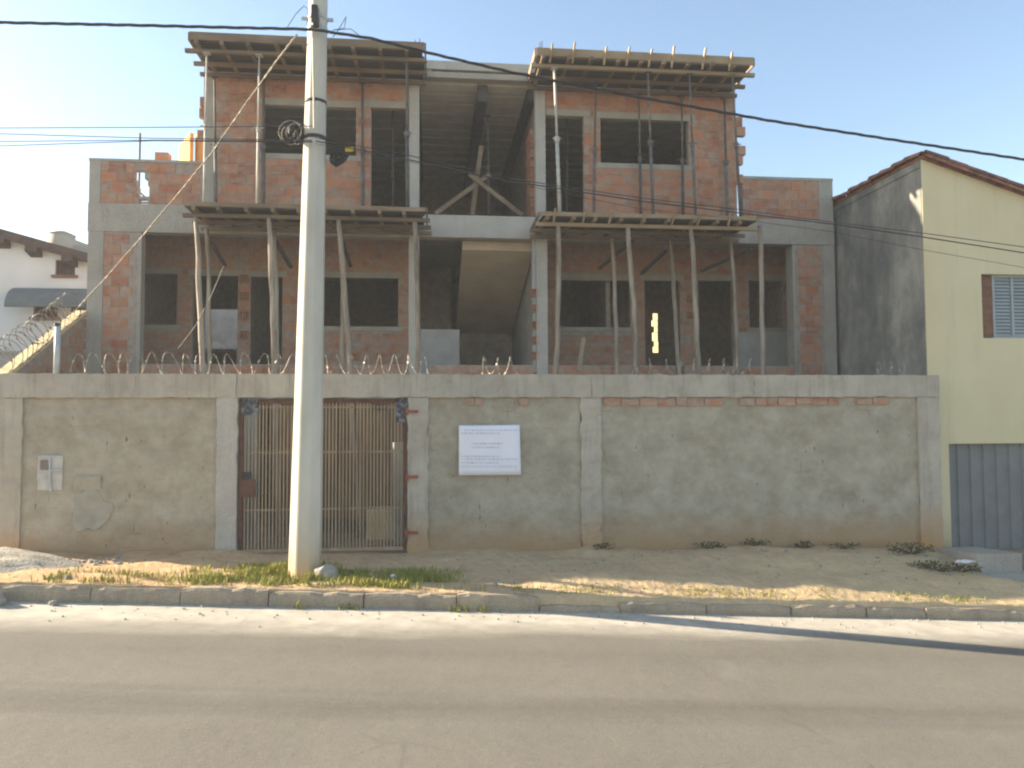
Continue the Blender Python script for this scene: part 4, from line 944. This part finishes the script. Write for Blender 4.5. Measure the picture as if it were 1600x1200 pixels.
def weed(label, x, y, h, n, sd, spread=.16):
    r = random.Random(sd); z = walk_z(x, y); b = MB(); t = thing('weed_plant', (x, y, z), label, 'weed', 'weeds along the wall foot'); st_ = MB()
    for k in range(n):
        a = r.uniform(0, 6.3); d = r.random()**.6*spread; hh = h*r.uniform(.2, 1)*(1-.4*d/spread); hh *= .7; c = Vector((x+math.cos(a)*d, y+math.sin(a)*d*.6, z+hh)); L = r.uniform(.02, .05)
        v = Vector((r.uniform(-1,1), r.uniform(-1,1), r.uniform(-.3,.8))).normalized(); s_ = v.orthogonal().normalized()*L*.35; q = len(b.v)
        b.v += [tuple(c), tuple(c+v*L*.5+s_), tuple(c+v*L), tuple(c+v*L*.5-s_)]; b.f.append((q, q+1, q+2, q+3))
        if k % 8 == 0: st_.tube([(x, y, z-.02), (lerp(x, c.x, .5), lerp(y, c.y, .5), z+hh*.6), tuple(c)], .004, 4)
    b.build('leaves', WEED, t); st_.build('stems', WEED, t)
for k, (px, py, h, n, s_, l) in enumerate(((945, 866, .14, 60, .2, 'small weed at the wall foot beside the mortar pilaster'), (1108, 862, .16, 90, .25, 'low weed at the wall foot below the long right panel'),
        (1178, 862, .16, 110, .28, 'wider weed clump at the wall foot in the long right panel'), (1256, 858, .2, 90, .16, 'upright weed at the wall foot towards the right column'), (1320, 868, .14, 90, .3, 'low weed patch on the shaded bank near the right column'),
        (1425, 876, .26, 260, .4, 'bushy dark weed on the bank at the wall end'), (1462, 893, .22, 240, .4, 'dark weed patch on the bank below the concrete step'), (1500, 900, .14, 160, .35, 'low weed left of the concrete ramp'))):
    p = U(px, py, 11.86 if py < 870 else (11.5 if py < 885 else 10.8)); weed(l, p.x, p.y, h, n, 40+k, s_)
tag(mound('sand_pile', -5.95, 10.9, 1.5, .95, .24, walk_z, SAND, 3), 'pale grey sand pile spilling over the verge at the left edge', 'sand')
def stone(label, x, y, z, r, sd, group=None, cat='stone', mat=STONE, nm='stone', flat=.7):
    rr = random.Random(sd); b = MB(); n = 9; m = 6
    for j in range(m+1):
        th = math.pi*j/m
        for i in range(n):
            ph = 2*math.pi*i/n; d = Vector((math.sin(th)*math.cos(ph), math.sin(th)*math.sin(ph), math.cos(th))); q = r*(1+.38*mn.noise(d*1.3+Vector((sd*3.3, 0, 0)))); b.v.append((x+d.x*q, y+d.y*q*.8, z+d.z*q*flat))
    for j in range(m):
        for i in range(n): b.f.append((j*n+i, (j+1)*n+i, (j+1)*n+(i+1) % n, j*n+(i+1) % n))
    return tag(b.build(nm, mat), label, cat, group)
p = U(516, 905, 10.15); stone('rough grey stone lying at the right foot of the utility pole', -1.33, 10.12, walk_z(-1.33, 10.12)+.05, .17, 1)
stone('pale stone on the road edge at the left end of the kerb', -4.86, 9.2, zr(-4.86)+.05, .16, 2, flat=.55)
stone('small whitish stone in the gutter near the left kerb', U(86, 945, 9.25).x, 9.22, zr(-4.2)+.03, .05, 3)
stone('small pale stone on the sunny verge above the left kerb', -4.3, 9.75, walk_z(-4.3, 9.75)+.02, .045, 4)
stone('white scrap of stone in the grass right of the pole', U(615, 903, 10.1).x, 10.1, walk_z(-.5, 10.1)+.03, .05, 5, mat=LITTER)
sr_ = random.Random(31)
gm = MB()
for k in range(160):                                       # loose gravel in the gutter
    x, y = sr_.uniform(-5.2, 8.5), 9.33-abs(sr_.gauss(0, .35)); q = sr_.uniform(.006, .018); z = road_z(x, y)
    gm.tube([(x, y, z-.005), (x+sr_.uniform(-.004,.004), y, z+q*1.2)], [q, q*.6], 5)
tag(gm.build('gravel', STONE), 'scattered gravel crumbs along the gutter', 'gravel', kind='stuff')
for k in range(420):
    x, y = sr_.uniform(-5.5, 8.8), sr_.uniform(9.55, 11.9); q = sr_.uniform(.005, .02)*(1.8 if sr_.random() < .06 else 1); z = walk_z(x, y); gm2 = gm2 if k else MB()
    gm2.tube([(x, y, z-.006), (x+sr_.uniform(-.006,.006), y+sr_.uniform(-.006,.006), z+q)], [q, q*.55], 5)
tag(gm2.build('pebbles', STONE), 'small pebbles and crumbs strewn over the bare earth verge', 'pebbles', kind='stuff')
rb2 = MB()
for k in range(70):
    x, y = U(118, 873, 11.2).x+sr_.gauss(0, .35), 11.25+sr_.gauss(0, .16); q = sr_.uniform(.015, .045); z = walk_z(x, y); rb2.tube([(x, y, z-.01), (x+sr_.uniform(-.01,.01), y+sr_.uniform(-.01,.01), z+q)], [q, q*.55], 6)
tag(rb2.build('rubble', STONE), 'small broken rubble at the foot of the left wall panel beside the sand pile', 'rubble', kind='stuff')

# ------------------------------------------------------------------ haze volume added to imitate a soft lens veil
hz = NM('lens veil haze'); hz.t.nodes.remove(hz.b); pv = hz.n('ShaderNodeVolumePrincipled'); pv.inputs['Color'].default_value = (.88,.94,1,1); pv.inputs['Density'].default_value = .0018; pv.inputs['Anisotropy'].default_value = .1
hz.l(pv.outputs[0], hz.t.nodes['Material Output'].inputs['Volume'])
haze = tag(MB().box(-700, 700, -700, 700, -6, 10.2).build('haze', hz.m), 'thin haze added over the street to imitate a lens veil', 'haze', kind='stuff')
